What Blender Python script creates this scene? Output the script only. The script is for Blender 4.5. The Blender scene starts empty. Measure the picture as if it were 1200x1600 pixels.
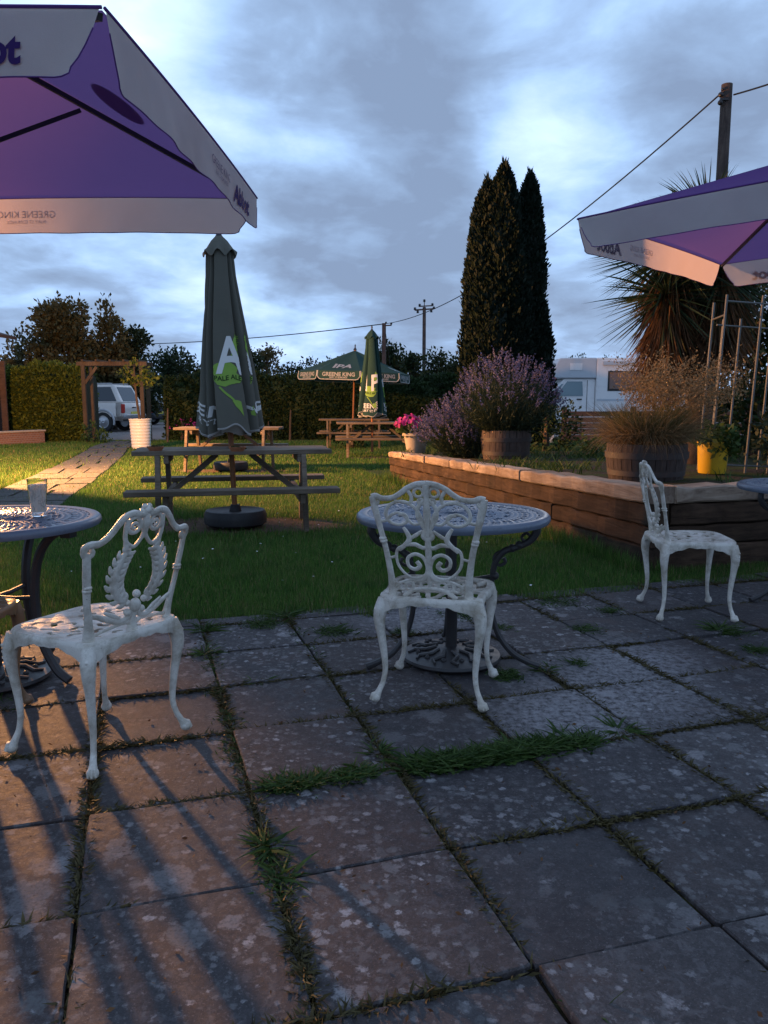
import bpy, bmesh, math, random
import numpy as np
from mathutils import Vector, Matrix
R = math.radians
rng = np.random.default_rng(7)
random.seed(7)
scene = bpy.context.scene
COL = scene.collection

# ------------------------------------------------------------------ camera
CAM_H, F_PX, PITCH = 1.2, 1230.0, R(8)
cam_d = bpy.data.cameras.new("camera")
cam_d.sensor_fit = 'VERTICAL'; cam_d.sensor_height = 24; cam_d.sensor_width = 18
cam_d.lens = F_PX / 1600 * 24
cam_d.clip_start = 0.05; cam_d.clip_end = 2000
cam = bpy.data.objects.new("camera", cam_d); COL.objects.link(cam)
cam.location = (0, 0, CAM_H); cam.rotation_euler = (R(90) - PITCH, 0, 0)
scene.camera = cam

def cdir(u, v):
    x = (u - 600) / F_PX; w = -(v - 800) / F_PX
    c, s = math.cos(PITCH), math.sin(PITCH)
    return Vector((x, c + w * s, -s + w * c))
def P(u, v, z=0.0):
    d = cdir(u, v); t = (z - CAM_H) / d.z
    return Vector((d.x * t, d.y * t, z))
def D(u, v, Y):
    d = cdir(u, v); t = Y / d.y
    return Vector((d.x * t, Y, CAM_H + d.z * t))

# ------------------------------------------------------------------ world: dusk sky with broken cloud
world = bpy.data.worlds.new("World"); scene.world = world; world.use_nodes = True
nt = world.node_tree; nt.nodes.clear()
def N(tree, typ, **kw):
    n = tree.nodes.new(typ)
    for k, v in kw.items():
        if k.startswith('i_'): n.inputs[k[2:].replace('_', ' ')].default_value = v
        else: setattr(n, k, v)
    return n
L = nt.links.new
def vmath(op, a=None, b=None):
    n = nt.nodes.new('ShaderNodeVectorMath'); n.operation = op
    for i, x in enumerate((a, b)):
        if x is None: continue
        if hasattr(x, 'default_value') or hasattr(x, 'is_linked'): L(x, n.inputs[i])
        else: n.inputs[i].default_value = x
    return n
def wm(op, a=None, b=None, c=None):
    n = nt.nodes.new('ShaderNodeMath'); n.operation = op
    for i, x in enumerate((a, b, c)):
        if x is None: continue
        if hasattr(x, 'is_linked'): L(x, n.inputs[i])
        else: n.inputs[i].default_value = x
    return n.outputs[0]
tc = nt.nodes.new('ShaderNodeTexCoord')
sep = nt.nodes.new('ShaderNodeSeparateXYZ'); L(tc.outputs['Generated'], sep.inputs[0])
zz = wm('ADD', wm('MAXIMUM', sep.outputs[2], 0.0), 0.24)
comb = nt.nodes.new('ShaderNodeCombineXYZ')
L(wm('DIVIDE', sep.outputs[0], zz), comb.inputs[0]); L(wm('DIVIDE', sep.outputs[1], zz), comb.inputs[1])
n1 = N(nt, 'ShaderNodeTexNoise', noise_dimensions='3D', i_Scale=1.25, i_Detail=8.0, i_Roughness=0.52, i_Distortion=0.35)
mp = nt.nodes.new('ShaderNodeMapping'); mp.inputs['Location'].default_value = (1.7, 4.3, 0.6)
L(comb.outputs[0], mp.inputs[0]); L(mp.outputs[0], n1.inputs['Vector'])
n2 = N(nt, 'ShaderNodeTexNoise', i_Scale=4.2, i_Detail=8.0, i_Roughness=0.56, i_Distortion=0.25)
L(mp.outputs[0], n2.inputs['Vector'])
cl = wm('ADD', wm('MULTIPLY', n1.outputs['Fac'], 1.0), wm('MULTIPLY', n2.outputs['Fac'], 0.55))
cl = wm('ADD', cl, -0.335)
# the larger banks and gaps of this evening's sky, as directions in the world
def bank(cl, u, v, amp, wid):
    d = cdir(u, v).normalized()
    dot = vmath('DOT_PRODUCT', tc.outputs['Generated'], tuple(d)).outputs['Value']
    ang = wm('ARCCOSINE', wm('MINIMUM', dot, 0.99999))
    q = wm('POWER', wm('DIVIDE', ang, R(wid)), 2.0)
    e = wm('MULTIPLY', wm('EXPONENT', wm('MULTIPLY', q, -1.0)), amp)
    return wm('ADD', cl, e)
for b in ((880, 270, .30, 5.5), (770, 235, .12, 3.5), (520, 90, -.10, 10), (760, 130, -.10, 7), (1060, 190, -.08, 6),
          (80, 0, .22, 8), (215, 80, .12, 5), (430, 225, .13, 4), (560, 270, .10, 5), (480, 430, -.10, 6), (260, 300, .02, 6), (600, 360, .02, 6),
          (420, 560, .16, 8), (760, 20, .10, 5), (1000, 420, .05, 8), (950, 20, .05, 6)):
    cl = bank(cl, *b)
ramp = nt.nodes.new('ShaderNodeValToRGB'); L(cl, ramp.inputs[0])
el = ramp.color_ramp.elements
el[0].position = 0.33; el[0].color = (.17, .235, .36, 1)
el[1].position = 0.96; el[1].color = (.70, .90, 1.0, 1)
for p, c in ((.46, (.225, .325, .50, 1)), (.58, (.315, .47, .73, 1)), (.70, (.44, .595, .88, 1)), (.82, (.55, .74, .97, 1))):
    e = el.new(p); e.color = c
sky = nt.nodes.new('ShaderNodeTexSky'); sky.sky_type = 'NISHITA'; sky.sun_disc = False
sky.sun_elevation = R(-4); sky.sun_rotation = R(18)
bg1 = nt.nodes.new('ShaderNodeBackground'); L(ramp.outputs[0], bg1.inputs[0]); bg1.inputs[1].default_value = 1.04
bg2 = nt.nodes.new('ShaderNodeBackground'); L(sky.outputs[0], bg2.inputs[0]); bg2.inputs[1].default_value = 0.05
add = nt.nodes.new('ShaderNodeAddShader'); L(bg1.outputs[0], add.inputs[0]); L(bg2.outputs[0], add.inputs[1])
wo = nt.nodes.new('ShaderNodeOutputWorld'); L(add.outputs[0], wo.inputs[0])
world.cycles.sampling_method = 'MANUAL'; world.cycles.sample_map_resolution = 512

sun_d = bpy.data.lights.new("sun", 'SUN'); sun_d.energy = 0.10; sun_d.angle = R(20); sun_d.color = (1, .9, .8)
sun = bpy.data.objects.new("sun", sun_d); COL.objects.link(sun)
_sd = cdir(880, 265).normalized(); sun.rotation_euler = (-_sd).to_track_quat('-Z', 'Y').to_euler(); sun.location = (0, 0, 20)

scene.view_settings.view_transform = 'Standard'; scene.view_settings.look = 'None'
scene.view_settings.exposure = 0.56; scene.view_settings.gamma = 1
scene.cycles.max_bounces = 8; scene.cycles.transparent_max_bounces = 12

LAMP = Vector((-7.1, 12.0, 2.35)); LAMP_W = 5600; LAMP_COL = (1.0, .45, .15)

# ------------------------------------------------------------------ object helpers
def tag(o, label=None, cat=None, group=None, kind=None):
    if label: o['label'] = label
    if cat: o['category'] = cat
    if group: o['group'] = group
    if kind: o['kind'] = kind
    return o
def thing(name, label, cat, loc=(0, 0, 0), rz=0, group=None, rot=None):
    o = bpy.data.objects.new(name, None); COL.objects.link(o); o.empty_display_size = .1
    o.location = loc; o.rotation_euler = rot if rot else (0, 0, rz)
    return tag(o, label, cat, group)
def copy_tree(o, parent=None):
    c = o.copy(); COL.objects.link(c); c.parent = parent
    for ch in o.children: copy_tree(ch, c)
    return c
def dup(root, loc, rz, label, group=None):
    c = copy_tree(root); c.location = loc; c.rotation_euler = (0, 0, rz); c['label'] = label
    if group: c['group'] = group
    return c
def mesh_obj(name, V, Fc, mat, parent=None, smooth=False):
    me = bpy.data.meshes.new(name)
    me.from_pydata([tuple(v) for v in V], [], [tuple(f) for f in Fc])
    me.update()
    if smooth: me.polygons.foreach_set('use_smooth', [True] * len(me.polygons))
    if mat: me.materials.append(mat)
    o = bpy.data.objects.new(name, me); COL.objects.link(o); o.parent = parent
    return o
def np_quads(name, V, mat, parent=None, k=4, smooth=False):
    """V: (n,k,3) separate polygons"""
    n = len(V); me = bpy.data.meshes.new(name)
    me.vertices.add(n * k); me.vertices.foreach_set('co', np.ascontiguousarray(V, dtype=np.float32).ravel())
    me.loops.add(n * k); me.loops.foreach_set('vertex_index', np.arange(n * k, dtype=np.int32))
    me.polygons.add(n); me.polygons.foreach_set('loop_start', np.arange(0, n * k, k, dtype=np.int32))
    try: me.polygons.foreach_set('loop_total', np.full(n, k, dtype=np.int32))
    except Exception: pass
    me.update(calc_edges=True); me.validate()
    if smooth: me.polygons.foreach_set('use_smooth', [True] * n)
    me.materials.append(mat)
    o = bpy.data.objects.new(name, me); COL.objects.link(o); o.parent = parent
    return o

class MB:
    def __init__(s): s.v = []; s.f = []
    def add(s, V, Fc):
        b = len(s.v); s.v += [Vector(v) for v in V]; s.f += [tuple(i + b for i in f) for f in Fc]; return s
    def box(s, c, d, M=None, bev=0.0):
        x, y, z = d[0] / 2, d[1] / 2, d[2] / 2
        if bev <= 0:
            V = [Vector((sx * x, sy * y, sz * z)) for sz in (-1, 1) for sx, sy in ((-1, -1), (1, -1), (1, 1), (-1, 1))]
            Fc = [(3, 2, 1, 0), (4, 5, 6, 7), (0, 1, 5, 4), (1, 2, 6, 5), (2, 3, 7, 6), (3, 0, 4, 7)]
        else:
            bm = bmesh.new(); bmesh.ops.create_cube(bm, size=1)
            for v in bm.verts: v.co = Vector((v.co.x * d[0], v.co.y * d[1], v.co.z * d[2]))
            bmesh.ops.bevel(bm, geom=bm.edges[:], offset=bev, segments=2, affect='EDGES', profile=.6)
            V = [v.co.copy() for v in bm.verts]; bm.verts.index_update()
            Fc = [tuple(v.index for v in f.verts) for f in bm.faces]; bm.free()
        if M is not None: V = [M @ v for v in V]
        return s.add([v + Vector(c) for v in V], Fc)
    def bar(s, a, b, w, h, bev=0.0, roll=0.0):
        a = Vector(a); b = Vector(b); d = b - a
        x = d.normalized(); up = Vector((0, 0, 1)) if abs(x.z) < .95 else Vector((0, 1, 0))
        y = up.cross(x).normalized(); z = x.cross(y)
        M = Matrix((x, y, z)).transposed()
        if roll: M = M @ Matrix.Rotation(roll, 3, 'X')
        return s.box((a + b) / 2, (d.length, w, h), M, bev)
    def tube(s, pts, rad, n=8, flat=None, fn=None, cap=True, closed=False):
        """swept tube; flat=(normal vector, factor) squeezes the section along that normal"""
        pts = [Vector(p) for p in pts]; m = len(pts)
        if not hasattr(rad, '__len__'): rad = [rad] * m
        tans = []
        for i in range(m):
            if closed: t = pts[(i + 1) % m] - pts[i - 1]
            else: t = pts[min(i + 1, m - 1)] - pts[max(i - 1, 0)]
            tans.append(t.normalized() if t.length > 1e-9 else Vector((0, 0, 1)))
        t0 = tans[0]
        nrm = (Vector(flat[0]) if flat else (Vector((0, 0, 1)) if abs(t0.z) < .9 else Vector((1, 0, 0))))
        V = []
        for i in range(m):
            t = tans[i]
            if flat: nrm = Vector(flat[0])
            nrm = nrm - t * nrm.dot(t)
            if nrm.length < 1e-6: nrm = t.orthogonal()
            nrm.normalize(); bi = t.cross(nrm)
            k = flat[1] if flat else 1
            for j in range(n):
                a = 2 * math.pi * j / n
                V.append(pts[i] + bi * (math.cos(a) * rad[i]) + nrm * (math.sin(a) * rad[i] * k))
        Fc = []
        for i in range(m if closed else m - 1):
            i2 = (i + 1) % m
            for j in range(n):
                j2 = (j + 1) % n
                Fc.append((i * n + j, i * n + j2, i2 * n + j2, i2 * n + j))
        if cap and not closed:
            Fc.append(tuple(range(n - 1, -1, -1))); Fc.append(tuple(range((m - 1) * n, m * n)))
        if fn: V = [fn(v) for v in V]
        return s.add(V, Fc)
    def lathe(s, prof, n=32, c=(0, 0, 0), closed=False, wob=None):
        m = len(prof); V = []
        for r, z in prof:
            for j in range(n):
                a = 2 * math.pi * j / n; rr = r * (wob(a, z) if wob else 1)
                V.append(Vector((c[0] + rr * math.cos(a), c[1] + rr * math.sin(a), c[2] + z)))
        Fc = []
        for i in range(m if closed else m - 1):
            i2 = (i + 1) % m
            for j in range(n):
                j2 = (j + 1) % n
                Fc.append((i * n + j, i * n + j2, i2 * n + j2, i2 * n + j))
        if not closed:
            if prof[0][0] > 1e-4: Fc.append(tuple(range(n - 1, -1, -1)))
            if prof[-1][0] > 1e-4: Fc.append(tuple(range((m - 1) * n, m * n)))
        return s.add(V, Fc)
    def ball(s, c, r, n=10, sc=(1, 1, 1)):
        prof = [(max(1e-5, r * math.sin(math.pi * i / n)), -r * math.cos(math.pi * i / n)) for i in range(n + 1)]
        b = MB().lathe(prof, n + 2)
        return s.add([Vector((v.x * sc[0] + c[0], v.y * sc[1] + c[1], v.z * sc[2] + c[2])) for v in b.v], b.f)
    def prism(s, poly, h0, h1, fn):
        """poly: 2-D points; fn(a,b,h) -> point"""
        n = len(poly)
        V = [fn(a, b, h0) for a, b in poly] + [fn(a, b, h1) for a, b in poly]
        Fc = [tuple(range(n - 1, -1, -1)), tuple(range(n, 2 * n))] + [(i, (i + 1) % n, n + (i + 1) % n, n + i) for i in range(n)]
        return s.add(V, Fc)
    def build(s, name, mat, parent=None, smooth=False, sharp=None):
        o = mesh_obj(name, s.v, s.f, mat, parent, smooth)
        bm = bmesh.new(); bm.from_mesh(o.data); bmesh.ops.recalc_face_normals(bm, faces=bm.faces[:]); bm.to_mesh(o.data); bm.free()
        if smooth:
            try: o.data.set_sharp_from_angle(angle=R(sharp or 40))
            except Exception: pass
        return o

def spline(pts, k=8, closed=False):
    pts = [tuple(p) for p in pts]; n = len(pts); out = []
    g = (lambda i: pts[i % n]) if closed else (lambda i: pts[max(0, min(n - 1, i))])
    for i in range(n if closed else n - 1):
        p0, p1, p2, p3 = g(i - 1), g(i), g(i + 1), g(i + 2)
        for j in range(k):
            t = j / k
            out.append(tuple(.5 * ((2 * b) + (-a + c) * t + (2 * a - 5 * b + 4 * c - d) * t * t + (-a + 3 * b - 3 * c + d) * t ** 3)
                             for a, b, c, d in zip(p0, p1, p2, p3)))
    if not closed: out.append(pts[-1])
    return out
def lerp_list(vals, n):
    return list(np.interp(np.linspace(0, 1, n), np.linspace(0, 1, len(vals)), vals))
def spiral(cx, cz, r0, r1, a0, a1, n=22):
    return [(cx + (r0 + (r1 - r0) * i / n) * math.cos(R(a0 + (a1 - a0) * i / n)), cz + (r0 + (r1 - r0) * i / n) * math.sin(R(a0 + (a1 - a0) * i / n))) for i in range(n + 1)]

# signed distance helpers for pierced castings
def sd_poly(X, Y, poly):
    p = np.array(poly); q = np.roll(p, -1, 0)
    d2 = np.full(X.shape, 1e9); ins = np.zeros(X.shape, bool)
    for (ax, ay), (bx, by) in zip(p, q):
        ex, ey = bx - ax, by - ay; wx, wy = X - ax, Y - ay
        t = np.clip((wx * ex + wy * ey) / (ex * ex + ey * ey + 1e-12), 0, 1)
        d2 = np.minimum(d2, (wx - ex * t) ** 2 + (wy - ey * t) ** 2)
        c = ((ay <= Y) & (by > Y)) | ((by <= Y) & (ay > Y))
        with np.errstate(divide='ignore', invalid='ignore'):
            ins ^= c & (X < ax + (Y - ay) * ex / (ey if ey else 1e-12))
    return np.where(ins, -1, 1) * np.sqrt(d2)
def sd_lines(X, Y, lines, w):
    d2 = np.full(X.shape, 1e9)
    for ln in lines:
        for (ax, ay), (bx, by) in zip(ln[:-1], ln[1:]):
            ex, ey = bx - ax, by - ay; wx, wy = X - ax, Y - ay
            t = np.clip((wx * ex + wy * ey) / (ex * ex + ey * ey + 1e-12), 0, 1)
            d2 = np.minimum(d2, (wx - ex * t) ** 2 + (wy - ey * t) ** 2)
    return np.sqrt(d2) - w
def pierced(sdf, x0, x1, y0, y1, n, z0, z1, top=None):
    """solid plate of the region sdf<0, edges snapped to the outline"""
    xs = np.linspace(x0, x1, n); ys = np.linspace(y0, y1, n); X, Y = np.meshgrid(xs, ys, indexing='ij')
    S = sdf(X, Y); h = xs[1] - xs[0]
    Sc = .25 * (S[:-1, :-1] + S[1:, :-1] + S[:-1, 1:] + S[1:, 1:]); keep = Sc < 0
    gx, gy = np.gradient(S, h); g = np.sqrt(gx ** 2 + gy ** 2) + 1e-6
    kn = np.zeros((n + 1, n + 1), int); kn[1:n, 1:n] = keep
    cnt = kn[:-1, :-1] + kn[1:, :-1] + kn[:-1, 1:] + kn[1:, 1:]
    mv = np.clip(-S / g, -.7 * h, .7 * h) * ((cnt > 0) & (cnt < 4))
    X = X + gx / g * mv; Y = Y + gy / g * mv
    idx = -np.ones((n, n), int); V = []; Fc = []
    for i, j in zip(*np.nonzero(cnt > 0)): idx[i, j] = len(V) // 2; zt = z1 + (top(X[i, j], Y[i, j]) if top else 0); V += [(X[i, j], Y[i, j], zt), (X[i, j], Y[i, j], z0)]
    K = lambda i, j: 2 * idx[i, j]
    for i, j in zip(*np.nonzero(keep)):
        a, b, c, d = K(i, j), K(i + 1, j), K(i + 1, j + 1), K(i, j + 1)
        Fc.append((a, b, c, d)); Fc.append((d + 1, c + 1, b + 1, a + 1))
        if not kn[i + 1, j]: Fc.append((a + 1, b + 1, b, a))
        if not kn[i + 1, j + 2]: Fc.append((c + 1, d + 1, d, c))
        if not kn[i, j + 1]: Fc.append((d + 1, a + 1, a, d))
        if not kn[i + 2, j + 1]: Fc.append((b + 1, c + 1, c, b))
    return MB().add(V, Fc)

def text_polys(body, size=1.0, bold=0.0, align='CENTER', sub=0.0, shear=0.0):
    cu = bpy.data.curves.new('lettering', 'FONT'); cu.body = body; cu.size = size; cu.offset = bold; cu.align_x = align; cu.shear = shear
    cu.resolution_u = 4
    o = bpy.data.objects.new('lettering', cu); COL.objects.link(o)
    bpy.context.view_layer.update()
    me = bpy.data.meshes.new_from_object(o.evaluated_get(bpy.context.evaluated_depsgraph_get()))
    bpy.data.objects.remove(o); bpy.data.curves.remove(cu)
    V, Fc = refine([(v.co.x, v.co.y) for v in me.vertices], [tuple(p.vertices) for p in me.polygons], sub)
    bpy.data.meshes.remove(me)
    return V, Fc
def refine(V2, F2, sub):
    bm = bmesh.new(); vs = [bm.verts.new((x, y, 0)) for x, y in V2]
    for f in F2:
        try: bm.faces.new([vs[i] for i in f])
        except ValueError: pass
    bmesh.ops.triangulate(bm, faces=bm.faces[:])
    if sub:
        for _ in range(6):
            E = [e for e in bm.edges if e.calc_length() > sub]
            if not E: break
            bmesh.ops.subdivide_edges(bm, edges=E, cuts=1)
            bmesh.ops.triangulate(bm, faces=bm.faces[:])
    bm.verts.index_update()
    out = [(v.co.x, v.co.y) for v in bm.verts], [tuple(v.index for v in f.verts) for f in bm.faces]
    bm.free(); return out

# ------------------------------------------------------------------ materials
class M_:
    """small wrapper round a node material"""
    def __init__(s, name, col=(.5, .5, .5), rough=.6, spec=.5, metal=0):
        s.m = bpy.data.materials.new(name); s.m.use_nodes = True; s.t = s.m.node_tree
        s.b = s.t.nodes['Principled BSDF']; s.o = s.t.nodes['Material Output']
        s.b.inputs['Base Color'].default_value = (*col, 1); s.b.inputs['Roughness'].default_value = rough
        s.b.inputs['Specular IOR Level'].default_value = spec; s.b.inputs['Metallic'].default_value = metal
        s._tc = None
    def n(s, typ, **kw): return N(s.t, typ, **kw)
    def l(s, a, b): s.t.links.new(a, b)
    def co(s, scale=(1, 1, 1), which='Object', rot=(0, 0, 0)):
        tcn = s.n('ShaderNodeTexCoord'); mpn = s.n('ShaderNodeMapping'); mpn.inputs['Scale'].default_value = scale; mpn.inputs['Rotation'].default_value = rot
        if which == 'World': g = s.n('ShaderNodeNewGeometry'); s.l(g.outputs['Position'], mpn.inputs[0])
        else: s.l(tcn.outputs[which], mpn.inputs[0])
        return mpn.outputs[0]
    def noise(s, vec, scale=5, detail=5, rough=.6, dist=0):
        nn = s.n('ShaderNodeTexNoise', i_Scale=scale, i_Detail=detail, i_Roughness=rough, i_Distortion=dist); s.l(vec, nn.inputs['Vector']); return nn.outputs['Fac']
    def ramp(s, fac, stops):
        r = s.n('ShaderNodeValToRGB'); s.l(fac, r.inputs[0]); e = r.color_ramp.elements
        while len(e) > 1: e.remove(e[0])
        e[0].position = stops[0][0]; e[0].color = cc(stops[0][1])
        for p, c in stops[1:]: x = e.new(p); x.color = cc(c)
        return r.outputs[0]
    def mix(s, fac, a, b, blend='MIX'):
        m = s.n('ShaderNodeMix', data_type='RGBA', blend_type=blend)
        for sock, x in ((m.inputs[0], fac), (m.inputs[6], a), (m.inputs[7], b)):
            if hasattr(x, 'is_linked'): s.l(x, sock)
            else: sock.default_value = x if sock.type == 'VALUE' else cc(x)
        return m.outputs[2]
    def math(s, op, a, b=None):
        m = s.n('ShaderNodeMath', operation=op)
        for i, x in enumerate((a, b)):
            if x is None: continue
            if hasattr(x, 'is_linked'): s.l(x, m.inputs[i])
            else: m.inputs[i].default_value = x
        return m.outputs[0]
    def color(s, sock): s.l(sock, s.b.inputs['Base Color']); return s
    def rough(s, sock): s.l(sock, s.b.inputs['Roughness']); return s
    def bump(s, h, strength=.3, dist=.01):
        b = s.n('ShaderNodeBump', i_Strength=strength, i_Distance=dist); s.l(h, b.inputs['Height']); s.l(b.outputs[0], s.b.inputs['Normal']); return s
    def island(s): return s.n('ShaderNodeNewGeometry').outputs['Random Per Island']
    def objrand(s): return s.n('ShaderNodeObjectInfo').outputs['Random']
    def translucent(s, col, fac):
        t = s.n('ShaderNodeBsdfTranslucent'); mx = s.n('ShaderNodeMixShader'); mx.inputs[0].default_value = fac
        if hasattr(col, 'is_linked'): s.l(col, t.inputs[0])
        else: t.inputs[0].default_value = cc(col)
        s.l(s.b.outputs[0], mx.inputs[1]); s.l(t.outputs[0], mx.inputs[2]); s.l(mx.outputs[0], s.o.inputs[0]); return s
def cc(c):
    if not hasattr(c, '__len__'): return (c, c, c, 1)
    return (*c, 1) if len(c) == 3 else c

def leaf_mat(name, dark, light, trans=.3, rough=.6):
    m = M_(name, light, rough, .25)
    c = m.ramp(m.island(), [(0, dark), (.6, tuple((a + b) / 2 for a, b in zip(dark, light))), (1, light)])
    nz = m.noise(m.co((1, 1, 1), 'World'), 1.3, 3)
    c = m.mix(m.math('MULTIPLY', nz, .55), c, tuple(x * .55 for x in dark))
    m.color(c); m.translucent(c, trans); return m.m
def paint(name, col, rough=.4, dirt=(.25, .2, .14), amt=.5, scale=14, bump=.15, spec=.5):
    m = M_(name, col, rough, spec); v = m.co()
    f = m.ramp(m.noise(v, scale, 8, .7), [(.5, 0.0), (.78, 1.0)])
    m.color(m.mix(m.math('MULTIPLY', f, amt), col, dirt))
    m.rough(m.math('ADD', m.math('MULTIPLY', m.noise(v, 40, 3), .3), rough - .12))
    m.bump(m.noise(v, 90, 4), bump, .002); return m.m
def wood(name, a, b, c, scale=(2, 26, 26), rough=.85, bump=.5, wear=None):
    m = M_(name, a, rough, .25); v = m.co(scale)
    g = m.noise(v, 1.6, 8, .65, 1.2); g2 = m.noise(m.co((1, 1, 1)), 2.2, 5, .6)
    col = m.ramp(g, [(.25, c), (.45, a), (.7, b)])
    col = m.mix(m.ramp(g2, [(.42, 0), (.66, .75)]), col, c)
    ir = m.objrand(); col = m.mix(m.math('MULTIPLY', ir, .5), col, tuple(x * .55 for x in a))
    m.color(col); m.bump(g, bump, .006); return m.m

def cast_white():
    m = M_('white_cast_metal', (.66, .645, .60), .36); v = m.co()
    c = m.mix(m.ramp(m.noise(v, 11, 8, .72, .4), [(.43, 0), (.66, .85)]), (.76, .70, .61), (.34, .28, .20))
    c = m.mix(m.ramp(m.noise(v, 75, 5, .8), [(.60, 0), (.70, .8)]), c, (.22, .16, .10))
    c = m.mix(m.ramp(m.noise(v, 160, 3, .7), [(.68, 0), (.74, .9)]), c, (.14, .055, .025))
    m.color(c); m.rough(m.math('ADD', m.math('MULTIPLY', m.noise(v, 30, 4), .4), .2)); m.bump(m.math('ADD', m.noise(v, 70, 6, .8), m.math('MULTIPLY', m.noise(v, 25, 3), 1.2)), .55, .004); return m.m
white_cast = cast_white()
_unused = paint('white_cast_metal', (.66, .645, .60), .36, (.27, .215, .14), .8, 13, .32)
bronze_cast = paint('bronze_cast_metal', (.22, .13, .07), .35, (.1, .07, .05), .5, 22, .25)
grey_cast = paint('grey_blue_cast_metal', (.125, .15, .20), .32, (.07, .075, .09), .6, 26, .3)
dark_cast = paint('dark_cast_metal', (.035, .032, .033), .42, (.07, .05, .035), .5, 20, .25)
black_plastic = paint('black_plastic', (.018, .018, .02), .55, (.06, .055, .05), .5, 9, .3)
picnic_wood = wood('weathered_picnic_wood', (.19, .145, .105), (.27, .215, .165), (.06, .045, .033))
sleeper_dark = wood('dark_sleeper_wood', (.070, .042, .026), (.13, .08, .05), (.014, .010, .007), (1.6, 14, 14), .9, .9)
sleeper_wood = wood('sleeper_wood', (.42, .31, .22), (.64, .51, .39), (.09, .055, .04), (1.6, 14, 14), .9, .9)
post_wood = wood('post_wood', (.10, .07, .045), (.165, .12, .08), (.06, .04, .03), (20, 20, 1.6))
pole_wood = wood('utility_pole_wood', (.10, .07, .06), (.16, .12, .10), (.04, .03, .03), (14, 14, 1))
fence_wood = wood('fence_board_wood', (.095, .06, .052), (.15, .10, .09), (.04, .03, .03), (1.2, 20, 20))
barrel_wood = wood('barrel_wood', (.10, .075, .065), (.19, .145, .125), (.035, .026, .022), (22, 22, 2))
umb_pole_wood = wood('varnished_pole_wood', (.34, .14, .06), (.44, .2, .09), (.2, .07, .03), (20, 20, 2), .45, .1)
rusty_iron = paint('rusty_hoop_iron', (.05, .038, .034), .6, (.12, .05, .03), .6, 20, .3)
galv = paint('galvanised_rod', (.12, .12, .115), .45, (.2, .17, .13), .6, 30, .2)
terracotta = paint('terracotta', (.42, .16, .08), .8, (.12, .08, .05), .6, 12, .4, .2)
cream_pot = paint('cream_stone', (.42, .36, .29), .85, (.15, .13, .1), .6, 9, .4, .2)
white_ceramic = paint('white_ribbed_pot', (.72, .70, .66), .4, (.4, .33, .25), .35, 8, .12)
yellow_plastic = paint('yellow_plastic', (.70, .43, .02), .45, (.35, .2, .03), .5, 7, .15)
black_metal = paint('black_metal', (.02, .018, .02), .4, (.05, .04, .04), .4)
cable = M_('cable_black', (.015, .015, .017), .6).m
pink_board = wood('pink_painted_board', (.36, .23, .20), (.44, .3, .26), (.24, .15, .13), (1.4, 16, 16))
soil_m = M_('soil_mulch', (.05, .035, .025), .95, .1)
_v = soil_m.co((1, 1, 1), 'World')
soil_m.color(soil_m.mix(soil_m.ramp(soil_m.noise(_v, 3, 8, .7), [(.42, 0), (.6, 1)]), soil_m.ramp(soil_m.noise(_v, 38, 5, .75), [(.35, (.022, .016, .012)), (.6, (.085, .06, .045)), (.72, (.21, .17, .14))]), (.055, .075, .02)))
soil_m.bump(soil_m.noise(_v, 30, 6, .8), .9, .03); soil_m = soil_m.m

def fabric(name, col, trans, rough=.85, stain=None, tcol=None):
    m = M_(name, col, rough, .15); v = m.co()
    f = m.noise(v, 3.2, 5, .6); c = m.mix(m.ramp(f, [(.48, 0), (.75, .5)]), col, stain or tuple(x * .7 for x in col))
    w = m.noise(m.co((260, 260, 260)), 1, 2); c = m.mix(m.math('MULTIPLY', w, .25), c, tuple(x * .6 for x in col))
    m.color(c); m.bump(m.math('ADD', m.math('MULTIPLY', w, .3), m.noise(v, 7, 3)), .25, .012)
    m.translucent(tcol or col, trans); return m.m
purple_fabric = fabric('purple_canvas', (.19, .085, .33), .46, tcol=(.28, .15, .38))
white_fabric = fabric('white_canvas', (.72, .69, .68), .50, stain=(.46, .42, .40), tcol=(.86, .70, .66))
green_fabric = fabric('green_canvas', (.15, .147, .122), .12, stain=(.105, .105, .088))
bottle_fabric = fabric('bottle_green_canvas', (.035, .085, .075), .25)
trim_fabric = fabric('pale_trim', (.55, .54, .52), .2)
print_purple = M_('purple_print', (.035, .012, .10), .8, .2).m
print_faint = fabric('faint_purple_print', (.22, .17, .26), .3)
print_white = M_('white_print', (.72, .72, .70), .8, .2).m
print_pale = M_('pale_faded_print', (.34, .35, .34), .8, .2).m
print_lime = M_('lime_print', (.24, .40, .075), .8, .2).m
print_dark = fabric('dark_print', (.155, .075, .27), .45, tcol=(.215, .12, .30))
print_green = M_('dark_green_print', (.03, .05, .02), .8, .2).m

def grass_mat():
    m = M_('grass_blade', (.1, .16, .03), .6, .25); v = m.co((1, 1, 1), 'World')
    c = m.ramp(m.island(), [(0, (.036, .10, .018)), (.6, (.09, .19, .034)), (1, (.15, .26, .05))])
    c = m.mix(m.ramp(m.noise(v, .9, 6, .7), [(.48, 0), (.70, .4)]), c, (.15, .16, .05))
    c = m.mix(m.ramp(m.noise(v, 3.1, 5, .7), [(.5, 0), (.68, .7)]), c, (.035, .085, .02))
    c = m.mix(m.ramp(m.math('FRACT', m.math('MULTIPLY', m.island(), 13.7)), [(.90, 0), (.93, 1)]), c, (.26, .21, .10))
    m.color(c); m.translucent(c, .35); return m.m
grass_leaf = grass_mat()
weed_leaf = leaf_mat('weed_leaf', (.03, .065, .014), (.10, .16, .035), .3)
moss_leaf = leaf_mat('moss_leaf', (.05, .042, .016), (.14, .11, .04), .2)
hedge_leaf = leaf_mat('hedge_leaf', (.010, .024, .008), (.045, .080, .020), .25)
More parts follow.
